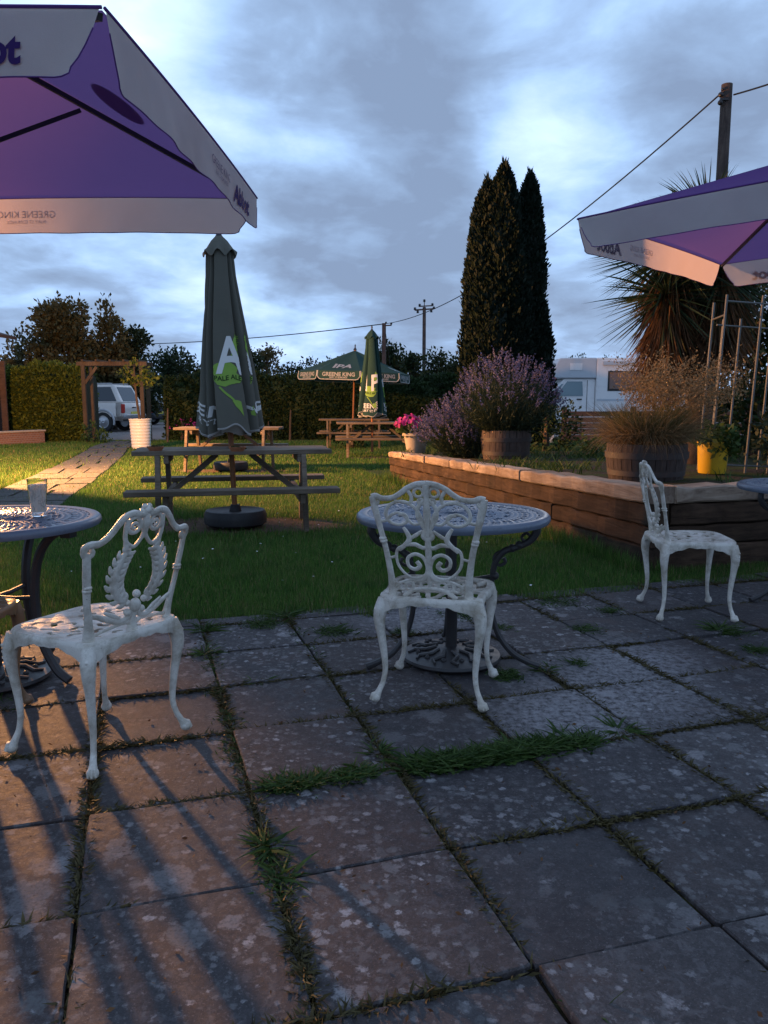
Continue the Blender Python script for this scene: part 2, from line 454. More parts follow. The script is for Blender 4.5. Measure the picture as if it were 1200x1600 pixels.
privet_leaf = leaf_mat('bright_hedge_leaf', (.045, .075, .012), (.24, .27, .035), .4)
tree_leaf = leaf_mat('tree_leaf', (.014, .028, .012), (.05, .075, .026), .25)
brown_leaf = leaf_mat('brownish_tree_leaf', (.06, .055, .024), (.21, .17, .06), .35)
cypress_leaf = leaf_mat('cypress_spray', (.007, .016, .010), (.012, .024, .013), .08)
palm_leaf = leaf_mat('palm_leaf', (.016, .034, .016), (.055, .085, .034), .2, .45)
dead_leaf = leaf_mat('dead_palm_leaf', (.06, .028, .012), (.26, .13, .055), .25)
straw_leaf = leaf_mat('straw_grass', (.16, .11, .05), (.50, .34, .17), .4)
straw_green = leaf_mat('green_straw_grass', (.07, .07, .025), (.22, .19, .07), .35)
lav_leaf = leaf_mat('lavender_leaf', (.022, .038, .020), (.065, .088, .046), .25)
lav_flower = leaf_mat('lavender_flower', (.11, .095, .17), (.26, .22, .36), .3)
pink_flower = leaf_mat('pink_petal', (.45, .02, .20), (.78, .10, .42), .4)
bark = wood('bark', (.09, .065, .045), (.15, .11, .08), (.03, .022, .016), (16, 16, 2))
palm_bark = wood('palm_trunk_bark', (.08, .05, .03), (.14, .09, .06), (.025, .017, .012), (18, 18, 3))

# ------------------------------------------------------------------ foliage helpers
def rand_dir(n):
    v = rng.normal(size=(n, 3)); return v / np.linalg.norm(v, axis=1, keepdims=True)
def leaf_quads(C, ax, size, ratio=.5):
    """diamond leaves: centre base C, axis ax, length size"""
    n = len(C); ax = ax / (np.linalg.norm(ax, axis=1, keepdims=True) + 1e-9)
    s = np.cross(ax, rand_dir(n)); s /= (np.linalg.norm(s, axis=1, keepdims=True) + 1e-9)
    size = np.asarray(size).reshape(-1, 1) * np.ones((n, 1))
    return np.stack([C, C + ax * size * .5 + s * size * ratio * .5, C + ax * size, C + ax * size * .5 - s * size * ratio * .5], 1)
def clump_points(blobs, nclump, per, spread):
    """blobs: (x,y,z,rx,ry,rz) -> leaf points gathered in clumps near the blobs' surfaces"""
    B = np.array(blobs, float); w = (B[:, 3] * B[:, 4] + B[:, 4] * B[:, 5] + B[:, 3] * B[:, 5]); k = rng.choice(len(B), nclump, p=w / w.sum())
    d = rand_dir(nclump); rr = rng.uniform(.45, 1.03, (nclump, 1)) ** .7
    C = B[k, :3] + d * B[k, 3:] * rr
    pts = np.repeat(C, per, 0) + rng.normal(size=(nclump * per, 3)) * spread
    out = np.repeat(d, per, 0)
    return pts, out
def foliage(name, blobs, nclump, per, spread, size, mat, parent, ratio=.55, up=.25):
    p, o = clump_points(blobs, nclump, per, spread)
    ax = o * .8 + rand_dir(len(p)) + np.array([0, 0, up])
    return np_quads(name, leaf_quads(p, ax, rng.uniform(.6, 1.2, len(p)) * size, ratio), mat, parent)
def blades(base, tip_off, width, bend=.35, seg=3):
    """curved tapering blades -> (n*seg) quads; tip_off: (n,3); droop along -z"""
    n = len(base); width = np.asarray(width).reshape(-1, 1) * np.ones((n, 1))
    hor = tip_off * np.array([1, 1, 0]); L_ = np.linalg.norm(tip_off, axis=1, keepdims=True)
    side = np.cross(tip_off, rand_dir(n)); side /= np.linalg.norm(side, axis=1, keepdims=True) + 1e-9
    Q = []; prev = None
    for i in range(seg + 1):
        t = i / seg
        c = base + tip_off * t - np.array([0, 0, 1]) * L_ * bend * t * t + hor * .25 * t * t
        w = width * (1 - t) ** .7 * (.55 + .45 * min(1, t * 3 + .4))
        a, b = c + side * w / 2, c - side * w / 2
        if prev is not None: Q.append(np.stack([prev[0], a, b, prev[1]], 1))
        prev = (a, b)
    return np.stack(Q, 1).reshape(-1, 4, 3)
def in_view(x, y, m=1.5):
    return (y > .9) & (np.abs(x) < (y * .99 + .15) * (600 / F_PX) * m + .25)
def trunk(parent, h, r, lean=(0, 0), limbs=5, mat=None, top=None, name='trunk'):
    b = MB(); n = 7; pts = [(lean[0] * (i / n) ** 1.3, lean[1] * (i / n) ** 1.3, h * i / n) for i in range(n + 1)]
    b.tube(pts, lerp_list([r * 1.35, r, r * .7, r * .35], n + 1), 8)
    for i in range(limbs):
        z = h * random.uniform(.3, .85); a = random.uniform(0, 6.28); l = h * random.uniform(.10, .2)
        s0 = Vector((lean[0] * z / h, lean[1] * z / h, z)); e = s0 + Vector((math.cos(a) * l, math.sin(a) * l, l * .7))
        b.tube([s0, s0.lerp(e, .5) + Vector((0, 0, -.05 * l)), e], [r * .5, r * .3, r * .12], 6)
    return b.build(name, mat or bark, parent, True)

# ================================================================== SETTING
GA = math.atan2(.30, .954); E1 = Vector((math.cos(GA), math.sin(GA))); E2 = Vector((-math.sin(GA), math.cos(GA)))
GO = Vector((.18, 1.99)); PIT = .475
def grid(a, b): q = GO + E1 * (a * PIT) + E2 * (b * PIT); return q.x, q.y
def gridinv(x, y): d = Vector((x, y)) - GO; return d.dot(E1) / PIT, d.dot(E2) / PIT
LAWN_B = 5.38       # lawn edge, in slab rows
# raised bed outline: near corner, far corner
WC = Vector((1.88, 5.52)); WF = Vector((.07, 12.2)); WR = WC + E1 * 3.4
def bed_z(x, y): 
    t = max(0, min(1, (y - 5.5) / 6.7)); return .535 - .155 * t
def in_bed(x, y):
    d1 = (WF.x - WC.x) * (y - WC.y) - (WF.y - WC.y) * (x - WC.x)      # <0 right of the long wall
    d2 = (WR.x - WC.x) * (y - WC.y) - (WR.y - WC.y) * (x - WC.x)      # >0 behind the short wall
    return d1 < 0 and d2 > 0

# ground to the horizon
gm = M_('field_ground', (.05, .07, .025), .95, .1); _v = gm.co((1, 1, 1), 'World')
gm.color(gm.ramp(gm.noise(_v, .4, 6), [(.35, (.035, .055, .018)), (.65, (.075, .085, .03))]))
o = mesh_obj('ground', [(-400, -60, -.06), (400, -60, -.06), (400, 900, -.06), (-400, 900, -.06)], [(0, 1, 2, 3)], gm.m); tag(o, kind='structure')

# lawn soil sheet under the blades
DIRT = [(-1.5, 7.72, 1.35, .62), (-2.7, 13.9, 1.3, .55), (.1, 17.1, 1.2, .5)]
lm = M_('lawn_soil', (.04, .06, .02), .95, .1); _v = lm.co((1, 1, 1), 'World')
turf = lm.ramp(lm.noise(_v, 14, 6, .7), [(.3, (.018, .040, .009)), (.55, (.036, .072, .016)), (.75, (.06, .09, .026))])
turf = lm.mix(lm.ramp(lm.noise(_v, .9, 4), [(.42, 0), (.66, .6)]), turf, (.055, .062, .022))
for (dx, dy, rx, ry) in DIRT:
    mpn = lm.n('ShaderNodeMapping'); g = lm.n('ShaderNodeNewGeometry'); lm.l(g.outputs['Position'], mpn.inputs[0])
    mpn.inputs['Location'].default_value = (-dx / rx, -dy / ry, 0); mpn.inputs['Scale'].default_value = (1 / rx, 1 / ry, 0)
    ln = lm.n('ShaderNodeVectorMath', operation='LENGTH'); lm.l(mpn.outputs[0], ln.inputs[0])
    fac = lm.math('ADD', ln.outputs['Value'], lm.math('MULTIPLY', lm.noise(_v, 6, 4), .6))
    turf = lm.mix(lm.ramp(lm.math('MULTIPLY', fac, .5), [(.5, 1.0), (.68, 0.0)]), turf, lm.ramp(lm.noise(_v, 25, 4), [(.3, (.075, .05, .035)), (.7, (.15, .105, .075))]))
lm.color(turf); lm.bump(lm.noise(_v, 40, 5, .8), .8, .02)
V = []; Fc = []; nx, ny = 60, 40
for j in range(ny + 1):
    for i in range(nx + 1):
        x = -24 + 50 * i / nx; a0 = (x - grid(0, LAWN_B)[0]) / E1.x; ye = grid(0, LAWN_B)[1] + a0 * E1.y
        y = ye + (31 - ye) * (j / ny) ** 1.6; V.append((x, y, -.022 + .006 * math.sin(x * 1.3 + y)))
for j in range(ny):
    for i in range(nx): k = j * (nx + 1) + i; Fc.append((k, k + 1, k + nx + 2, k + nx + 1))
o = mesh_obj('lawn', V, Fc, lm.m, smooth=True); tag(o, kind='structure')

# path of stone flags across the lawn towards the arch
PATH = [(-4.15, 8.3, .55), (-4.45, 9.6, .55), (-5.0, 12, .55), (-5.75, 15.2, .52), (-6.6, 18.5, .5), (-7.35, 21.3, .5), (-7.85, 24.2, .6)]
pm = M_('flagstone', (.2, .18, .16), .85, .3); _v = pm.co((1, 1, 1), 'World')
pc = pm.ramp(pm.noise(_v, 7, 7, .7), [(.3, (.04, .038, .036)), (.55, (.085, .08, .076)), (.75, (.13, .122, .115))])
pm.color(pm.mix(pm.math('MULTIPLY', pm.island(), .5), pc, (.10, .095, .09))); pm.bump(pm.noise(_v, 30, 5), .5, .01)
b = MB(); sp = spline(PATH, 10); acc = 0; k = 0
for i in range(0, len(sp) - 3, 3):
    x0, y0, w0 = sp[i]; x1, y1, w1 = sp[i + 3]; d = Vector((x1 - x0, y1 - y0)); L_ = d.length; d.normalize(); nrm = Vector((d.y, -d.x))
    cuts = [-w0, random.uniform(-.2, .2), w0] if k % 2 else [-w0, -w0 * .4, w0 * .35, w0]
    for c0, c1 in zip(cuts[:-1], cuts[1:]):
        m0 = Vector((x0, y0)) + d * .02; m1 = Vector((x1, y1)) - d * .02
        pts = [m0 + nrm * (c0 + .02), m0 + nrm * (c1 - .02), m1 + nrm * (c1 - .02), m1 + nrm * (c0 + .02)]
        z = .004 + random.uniform(-.006, .006); q = [(p.x + random.uniform(-.02, .02), p.y + random.uniform(-.02, .02)) for p in pts]
        b.prism(q, -.05, z, lambda a, c, h: Vector((a, c, h)))
    k += 1
tag(b.build('path', pm.m), kind='structure')
def on_path(x, y):
    px = np.interp(y, [p[1] for p in PATH], [p[0] for p in PATH]); return (np.abs(x - px) < .56) & (y > 8.2) & (y < 24)

# gravel yard beyond the hedge
ym = M_('gravel_yard', (.2, .18, .17), .95, .2); _v = ym.co((1, 1, 1), 'World')
ym.color(ym.ramp(ym.noise(_v, 22, 5, .8), [(.3, (.12, .105, .10)), (.7, (.30, .265, .25))])); ym.bump(ym.noise(_v, 60, 4), .5, .01)
tag(mesh_obj('gravel_yard', [(-40, 24.6, .0), (-1.5, 24.6, .0), (-1.5, 46, .0), (-40, 46, .0)], [(0, 1, 2, 3)], ym.m), kind='structure')
tag(mesh_obj('road', [(4, 25.5, .0), (60, 25.5, .0), (60, 46, .0), (4, 46, .0)], [(0, 1, 2, 3)], ym.m), kind='structure')

# ---- patio: individual lichen-spotted slabs over dark joint soil
sm = M_('patio_slab', (.15, .14, .14), .8, .35); _v = sm.co((1, 1, 1), 'World')
isl = sm.island(); isl2 = sm.math('FRACT', sm.math('MULTIPLY', isl, 17.3))
base = sm.ramp(isl, [(0, (.066, .062, .064)), (.3, (.095, .090, .092)), (.5, (.088, .070, .066)), (.7, (.078, .076, .08)), (.85, (.120, .098, .090)), (1, (.125, .118, .116))])
isl3 = sm.math('FRACT', sm.math('MULTIPLY', isl, 71.7))
offv = sm.n('ShaderNodeVectorMath', operation='ADD'); cx_ = sm.n('ShaderNodeCombineXYZ'); sm.l(sm.math('MULTIPLY', isl, 37.0), cx_.inputs[0]); sm.l(sm.math('MULTIPLY', isl2, 53.0), cx_.inputs[1]); sm.l(_v, offv.inputs[0]); sm.l(cx_.outputs[0], offv.inputs[1])
_vw = _v; _v = offv.outputs[0]          # every slab carries its own stretch of pattern
base = sm.mix(sm.ramp(sm.noise(_v, 110, 6, .9), [(.34, .8), (.60, 0)]), base, (.028, .026, .027))
base = sm.mix(sm.ramp(sm.noise(_v, 4.2, 7, .72, .4), [(.44, 0), (.64, .8)]), base, (.042, .040, .043))
base = sm.mix(sm.math('MULTIPLY', sm.ramp(sm.noise(_v, 2.6, 6, .7, .8), [(.54, 0), (.66, .8)]), isl2), base, (.11, .066, .052))
mot = sm.math('MULTIPLY', sm.ramp(sm.noise(_v, 26, 8, .78, .5), [(.50, 0), (.60, 1)]), sm.math('ADD', sm.math('MULTIPLY', isl3, .65), .1))
base = sm.mix(mot, base, (.165, .16, .16))
base = sm.mix(sm.ramp(sm.noise(_v, 150, 2, .6), [(.61, 0), (.70, .5)]), base, (.24, .23, .22))
def lichen(scale, thr, col, soft, dens_scale, dlo, dhi, shift):
    mpn = sm.n('ShaderNodeMapping'); mpn.inputs['Location'].default_value = (shift, shift * 1.7, 0); sm.l(_v, mpn.inputs[0])
    dn = sm.n('ShaderNodeTexNoise', i_Scale=scale * 1.8, i_Detail=4.0, i_Roughness=.75); sm.l(mpn.outputs[0], dn.inputs['Vector'])
    ad = sm.n('ShaderNodeVectorMath', operation='MULTIPLY_ADD'); sm.l(dn.outputs['Color'], ad.inputs[0]); ad.inputs[1].default_value = (1.15 / scale,) * 3; sm.l(mpn.outputs[0], ad.inputs[2])
    vo = sm.n('ShaderNodeTexVoronoi', i_Scale=scale, voronoi_dimensions='2D'); sm.l(ad.outputs[0], vo.inputs['Vector'])
    sepc = sm.n('ShaderNodeSeparateColor'); sm.l(vo.outputs['Color'], sepc.inputs[0])
    rad = sm.math('MULTIPLY', sm.math('POWER', sepc.outputs[0], 2.2), thr)
    den = sm.ramp(sm.noise(mpn.outputs[0], dens_scale, 3), [(dlo, 0), (dhi, 1)])
    rad = sm.math('MULTIPLY', rad, den)
    f = sm.math('SUBTRACT', rad, vo.outputs['Distance'])
    f = sm.ramp(f, [(0.0, 0), (soft, 1)])
    f = sm.math('MULTIPLY', f, sm.ramp(sm.noise(_v, 120, 3), [(.25, .25), (.55, 1)]))
    return f, sepc.outputs[1]
for args in ((5.5, .50, None, .10, 1.0, .46, .62, 5.0), (10, .66, None, .12, 1.3, .40, .62, 0.0), (21, .62, None, .16, 1.9, .38, .60, 3.3), (46, .62, None, .2, 2.6, .36, .60, 7.7), (31, .58, None, .18, .9, .42, .55, 11.1)):
    f, rnd = lichen(*args); f = sm.math('MULTIPLY', f, sm.math('MINIMUM', sm.math('ADD', sm.math('MULTIPLY', isl3, 1.1), .18), 1.0))
    lc = sm.ramp(rnd, [(0, (.125, .132, .13)), (.35, (.20, .198, .195)), (.7, (.27, .265, .26)), (.92, (.36, .355, .35)), (1, (.52, .52, .51))])
    base = sm.mix(f, base, lc)
_v = _vw
# a crust of pale lichen covers the slabs beside the middle table
for (dx, dy, rr_) in ((.95, 3.15, .55), (.65, 2.85, .35), (.25, 4.35, .5), (1.2, 3.6, .4)):
    mpn = sm.n('ShaderNodeMapping'); sm.l(_v, mpn.inputs[0]); mpn.inputs['Location'].default_value = (-dx / rr_, -dy / rr_, 0); mpn.inputs['Scale'].default_value = (1 / rr_, 1 / rr_, 0)
    ln = sm.n('ShaderNodeVectorMath', operation='LENGTH'); sm.l(mpn.outputs[0], ln.inputs[0])
    k_ = sm.math('MULTIPLY', sm.ramp(ln.outputs['Value'], [(.3, .85), (1.0, 0)]), sm.ramp(sm.noise(_v, 34, 6, .75), [(.40, 0), (.60, 1)]))
    base = sm.mix(k_, base, (.38, .38, .385))
base = sm.mix(1.0, base, (.74, .71, .735), 'MULTIPLY')
sm.color(base)
sm.rough(sm.math('ADD', sm.math('MULTIPLY', sm.noise(_v, 30, 4), .3), .58))
sm.bump(sm.math('ADD', sm.noise(_v, 70, 6, .8), sm.math('MULTIPLY', sm.noise(_v, 9, 3), .8)), .55, .007)
b = MB()
for ia in range(-11, 12):
    for ib in range(-6, 6):
        cx, cy = grid(ia + .5, ib + .5)
        if cy < -.3 or not (abs(cx) < cy * .62 + 1.6): continue
        if ib >= 5 and ia < 9: hi = LAWN_B - 5 - .02 + random.uniform(-.05, .03)
        else: hi = 1
        g0 = .011; q = []
        corners = [(g0, g0), (1 - g0, g0), (1 - g0, hi - g0), (g0, hi - g0)]
        pts = []
        for ci in range(4):
            (a0, b0), (a1, b1) = corners[ci], corners[(ci + 1) % 4]
            for t in (.012, .25, .5, .75, .988):
                aa, bb = a0 + (a1 - a0) * t, b0 + (b1 - b0) * t
                j = .007 if .1 < t < .9 else .005
                pts.append((ia + aa + random.uniform(-j, j), ib + bb + random.uniform(-j, j)))
        zt = random.uniform(-.007, .004); tx, ty = random.uniform(-.008, .008), random.uniform(-.008, .008)
        zf = lambda a, c: zt + tx * (a - ia - .5) + ty * (c - ib - .5)
        ca, cb = ia + .5, ib + hi / 2; n = len(pts)
        outer = [(*grid(a, c), zf(a, c) - .0045) for a, c in pts]
        inner = [(*grid(ca + (a - ca) * .984, cb + (c - cb) * .984), zf(a, c)) for a, c in pts]
        low = [(*grid(a, c), -.05) for a, c in pts]
        V = inner + outer + low
        Fc = [tuple(range(n))] + [(i, n + i, n + (i + 1) % n, (i + 1) % n) for i in range(n)] + [(n + i, 2 * n + i, 2 * n + (i + 1) % n, n + (i + 1) % n) for i in range(n)]
        b.add(V, Fc)
tag(b.build('patio', sm.m), kind='structure')
jm = M_('joint_soil', (.03, .022, .015), .95, .1); _v = jm.co((1, 1, 1), 'World')
jm.color(jm.ramp(jm.noise(_v, 7, 6, .7), [(.40, (.012, .009, .007)), (.55, (.03, .021, .012)), (.68, (.045, .048, .014))])); jm.bump(jm.noise(_v, 60, 5, .8), .8, .01)
c4 = [grid(-14, -8), grid(14, -8), grid(14, 9), grid(-14, LAWN_B + .02)]
c4 = [grid(-14, -8), grid(14, -8), grid(14, LAWN_B + .1), grid(-14, LAWN_B + .1)]
tag(mesh_obj('joint_bed', [(*p, -.019) for p in c4], [(0, 1, 2, 3)], jm.m), kind='structure')

# ---- grass blades (stuff)
def lawn_grass():
    out = []
    for (y0, y1, dens, h, w) in ((3.9, 6.5, 9000, .040, .0062), (6.5, 10, 3600, .042, .009), (10, 16, 1300, .045, .015), (16, 24.6, 550, .05, .024)):
        n = int((y1 - y0) * (y1 * 1.5 + 1) * dens)
        y = rng.uniform(y0, y1, n); x = rng.uniform(-1, 1, n) * (y * .75 + .5)
        k = in_view(x, y)
        ga = (x - GO.x) * E1.x + (y - GO.y) * E1.y; gb = (-(x - GO.x) * E1.y + (y - GO.y) * E1.x) / PIT
        edge = LAWN_B - .20 + .22 * np.sin(ga * 3.1) * np.sin(ga * 7.7 + 1) + .07 * np.sin(ga * 23)
        k &= gb > edge + rng.exponential(.06, n) - .12
        k &= ~((on_path(x, y)) & (rng.random(n) > .07))
        d1 = (WF.x - WC.x) * (y - WC.y) - (WF.y - WC.y) * (x - WC.x); d2 = (WR.x - WC.x) * (y - WC.y) - (WR.y - WC.y) * (x - WC.x)
        bed = (d1 < 0) & (d2 > 0) & (y < 14); k &= ~bed
        nearwall = (np.abs(d1) / (WF - WC).length < .13) & (y > WC.y - .05) & (y < 12.3)
        for (dx, dy, rx, ry) in DIRT:
            q = ((x - dx) / rx) ** 2 + ((y - dy) / ry) ** 2; k &= rng.random(n) < np.clip((q - .45) * 1.3, .03, 1)
        x, y, nw = x[k], y[k], nearwall[k]; m = len(x)
        hh = h * rng.uniform(.55, 1.35, m) * np.where(nw, 2.6, 1) * (1 + .35 * np.sin(x * 2.1 + 1) * np.sin(y * 1.7))
        a = rng.uniform(0, 6.283, m); lean = rng.uniform(.1, .8, m)
        B = np.stack([x, y, np.full(m, -.03)], 1); T = B + np.stack([np.cos(a) * hh * lean, np.sin(a) * hh * lean, hh + .015], 1)
        s = np.stack([np.sin(a), -np.cos(a), np.zeros(m)], 1) * (w * rng.uniform(.6, 1.3, (m, 1)))
        out.append(np.stack([B - s * .5, B + s * .5, T], 1))
    return np.concatenate(out)
tag(np_quads('grass', lawn_grass(), grass_leaf, k=3), kind='stuff')

n = 60; x = rng.uniform(-2.2, 1.7, n); y = 4.9 + rng.random(n) * 5; k = np.array([not in_bed(a, b_) for a, b_ in zip(x, y)]) & in_view(x, y); x, y = x[k], y[k]; n = len(x)
Q = []
for x_, y_ in zip(x, y):
    c = np.array([x_, y_, .028 + random.random() * .015]); r_ = random.uniform(.006, .011)
    Q.append([c + np.array([math.cos(a) * r_, math.sin(a) * r_, random.uniform(-.003, .003)]) for a in (0, 1.57, 3.14, 4.71)])
tag(np_quads('daisies', np.array(Q), print_white), kind='stuff')
n = 420; y = 1.3 + rng.random(n) ** 1.3 * 3.6; x = rng.uniform(-1, 1, n) * (y * .55 + .2); k = in_view(x, y); x, y = x[k], y[k]; n = len(x)
C = np.stack([x, y, np.full(n, .006)], 1); ax = rand_dir(n) * np.array([1, 1, .25]); tag(np_quads('leaf_litter', leaf_quads(C, ax, rng.uniform(.006, .022, n), .45), dead_leaf), kind='stuff')

# ---- retaining wall of old railway sleepers
wall = thing('sleeper_wall', 'L-shaped raised bed wall of stacked old railway sleepers beside the lawn', 'retaining wall')
def sleeper_run(A, B, courses, splits, off, out):
    d = (B - A); L_ = d.length; d = d.normalized()
    for ci, (z0, z1, dep, inset) in enumerate(courses):
        s = splits[ci % len(splits)]
        for s0, s1 in zip(s[:-1], s[1:]):
            bm_ = MB(); n = max(3, int((s1 - s0) * L_ / .14))
            sec = []
            nr = random.uniform(.0, 6)
            for i in range(n + 1):
                t = s0 + (s1 - s0) * i / n; zs = bed_scale(A + d * (L_ * t))
                p = A + d * (L_ * t + (.004 if i == 0 else -.004 if i == n else 0))
                o1 = p + out * (-inset + .011 * math.sin(i * 1.9 + nr) + random.uniform(-.009, .009)); o2 = p - out * dep
                a, bz = z0 * zs, z1 * zs - .003 + .006 * math.sin(i * 2.3 + nr) + random.uniform(-.007, .004)
                c = .012
                sec.append([(o1.x, o1.y, a + c), (o1.x, o1.y, bz - c), (o1.x - out.x * c, o1.y - out.y * c, bz), (o2.x, o2.y, bz), (o2.x, o2.y, a), (o1.x - out.x * c, o1.y - out.y * c, a)])
            V = [v for r in sec for v in r]; Fc = []
            for i in range(n):
                for j in range(6): Fc.append((i * 6 + j, i * 6 + (j + 1) % 6, i * 6 + 6 + (j + 1) % 6, i * 6 + 6 + j))
            Fc += [tuple(range(5, -1, -1)), tuple(range(n * 6, n * 6 + 6))]
            mid = sum((Vector(v) for v in V), Vector()) / len(V)
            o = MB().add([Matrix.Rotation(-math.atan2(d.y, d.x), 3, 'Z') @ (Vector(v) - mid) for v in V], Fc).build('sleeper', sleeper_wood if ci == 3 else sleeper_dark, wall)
            o.location = mid; o.rotation_euler = (0, 0, math.atan2(d.y, d.x))
def bed_scale(p): return 1.0 - .27 * max(0, min(1, (p.y - 5.5) / 6.7))
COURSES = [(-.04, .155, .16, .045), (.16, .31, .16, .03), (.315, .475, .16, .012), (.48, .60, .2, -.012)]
outn = Vector((-(WF - WC).y, (WF - WC).x)).normalized()
if outn.x > 0: outn = -outn
sleeper_run(WC, WF, COURSES, [[0, .36, .72, 1], [0, .22, .58, 1], [0, .4, .75, 1], [0, .31, .60, .74, 1]], 0, outn)
outr = Vector((E1.y, -E1.x))
sleeper_run(WC + E1 * .2, WR, COURSES, [[0, .6, 1], [0, .45, 1]], 0, outr)

# soil of the bed and the grass behind it
V = []; Fc = []; n = 46
for j in range(n + 1):
    y0 = 5.4 + (26 - 5.4) * (j / n) ** 1.3
    for i in range(n + 1):
        t = i / n
        # left edge follows the long wall, beyond it the sheet ramps to the lawn
        if y0 < WF.y: xl = WC.x + (WF.x - WC.x) * (y0 - WC.y) / (WF.y - WC.y) + .06
        else: xl = WF.x + .06 + (y0 - WF.y) * .10
        x = xl + (14 - xl) * t ** 1.4
        y = max(y0, WC.y + .1 + (x - WC.x) * E1.y / E1.x)
        z = bed_z(x, y) + .018 * math.sin(x * 5 + y * 2) * math.sin(y * 4)
        if y > 13: z = max(.0, z * (1 - (y - 13) / 6)) + .0
        V.append((x, y, z + .004))
for j in range(n):
    for i in range(n): k = j * (n + 1) + i; Fc.append((k, k + 1, k + n + 2, k + n + 1))
tag(mesh_obj('raised_bed_soil', V, Fc, soil_m, smooth=True), kind='structure')
def bedz(x, y):
    z = bed_z(x, y)
    return max(0, z * (1 - (y - 13) / 6)) if y > 13 else z
# scattered low growth in the bed
n = 9000; y = 5.9 + rng.random(n) ** .9 * 19; x = rng.uniform(.2, 12, n); k = in_view(x, y, 1.1)
k &= np.array([in_bed(a, c + .15) or c > 12.5 for a, c in zip(x, y)]); cl_ = np.sin(x * 1.7 + 2) * np.sin(y * 1.3) + rng.normal(size=n) * .35 + (y - 9.5) * .16
k &= cl_ > .35; x, y = x[k], y[k]; m = len(x)
rep = 7; X = np.repeat(x, rep) + rng.normal(size=m * rep) * .05; Y = np.repeat(y, rep) + rng.normal(size=m * rep) * .05
B = np.stack([X, Y, np.array([bedz(a, c) for a, c in zip(X, Y)])], 1); hh = rng.uniform(.05, .2, len(X)); a = rng.uniform(0, 6.28, len(X))
T = np.stack([np.cos(a) * hh * .5, np.sin(a) * hh * .5, hh], 1)
tag(np_quads('bed_grass', blades(B, T, rng.uniform(.008, .02, len(X)), .25, 2), weed_leaf), kind='stuff')

# ---- moss and small growth in the slab joints
def joint_growth():
    Q = []; Q2 = []
    def line(a0, b0, a1, b1, n, spread, h, arr, wd=.006):
        t = rng.random(n); a = a0 + (a1 - a0) * t + rng.normal(size=n) * spread; b_ = b0 + (b1 - b0) * t + rng.normal(size=n) * spread
        wv = np.sin(t * 37 + a0 * 5 + b0 * 3) + np.sin(t * 11 + b0) + rng.normal(size=n) * .5 > -.1
        a, b_ = a[wv], b_[wv]; m = len(a)
        x = GO.x + PIT * (a * E1.x - b_ * E1.y); y = GO.y + PIT * (a * E1.y + b_ * E1.x); k = in_view(x, y); x, y = x[k], y[k]; m = len(x)
        hh = h * rng.uniform(.4, 1.4, m); an = rng.uniform(0, 6.28, m)
        B = np.stack([x, y, np.full(m, -.014)], 1); T = np.stack([np.cos(an) * hh * .9, np.sin(an) * hh * .9, hh], 1)
        arr.append(blades(B, T, wd * rng.uniform(.6, 1.5, m), .3, 2))
    for ib in range(-5, 6):
        line(-10, ib, 10, ib, 9000, .013, .029, Q2, .009)
    for ia in range(-8, 9):
        line(ia, -5, ia, 5.4, 5000, .013, .029, Q2, .009)
    line(-1, -1.6, -1, 5.2, 4200, .03, .024, Q2, .008); line(-1, 1.4, -1, 5.3, 2600, .055, .026, Q); line(-1, -.2, -1, .5, 500, .04, .028, Q, .009); line(-2, 1, 0, 1, 2500, .03, .026, Q2, .008); line(-2, 0, -2, 4, 900, .04, .022, Q2)
    line(-.9, 1, 1.62, 1, 7000, .045, .045, Q, .011); line(.2, 1, 1.5, 1.0, 3500, .05, .055, Q, .012); line(0, 1, 0, 5.3, 500, .04, .03, Q); line(1.6, 1.0, 4, 1.25, 900, .05, .03, Q2)
    for (a, c, s, n) in ((3.1, 3.6, .16, 260), (2.2, 3.9, .12, 200), (1.6, 2.5, .14, 260), (2.4, 2.6, .1, 150), (4.4, 2.4, .15, 250), (.4, 4.4, .2, 300), (-.3, 4.9, .2, 400),
                         (2, 4.6, .3, 300), (3.4, 4.8, .3, 300), (-3.2, 3.2, .5, 700), (-3.6, 4.4, .6, 900), (4.6, 3.1, .2, 300), (1.1, 4.1, .1, 150), (3.8, 4.2, .12, 160)):
        an = rng.normal(size=(n, 2)) * s * .5; x, y = zip(*[grid(a + p[0], c + p[1]) for p in an]); x = np.array(x); y = np.array(y)
        hh = rng.uniform(.02, .055, n); t = rng.uniform(0, 6.28, n)
        Q.append(blades(np.stack([x, y, np.full(n, -.01)], 1), np.stack([np.cos(t) * hh, np.sin(t) * hh, hh], 1), rng.uniform(.004, .008, n), .4, 2))
    return np.concatenate(Q), np.concatenate(Q2)
qa, qb = joint_growth()
tag(np_quads('joint_weeds', qa, weed_leaf), kind='stuff'); tag(np_quads('joint_moss', qb, moss_leaf), kind='stuff')
def weed(loc, r, n, label, name='weed_tuft', w=.011):
    t = rng.uniform(0, 6.28, n); l = r * rng.uniform(.5, 1.15, n); e = rng.uniform(.30, 1.0, n)
    B = rng.normal(size=(n, 3)) * np.array([.012, .012, 0]) + np.array([0, 0, -.015])
    T = np.stack([np.cos(t) * l, np.sin(t) * l, l * e], 1)
    o = np_quads(name, blades(B, T, w * rng.uniform(.7, 1.4, n), .33, 4), weed_leaf); o.location = loc
    return tag(o, label, 'weed', 'weeds growing between the patio slabs')
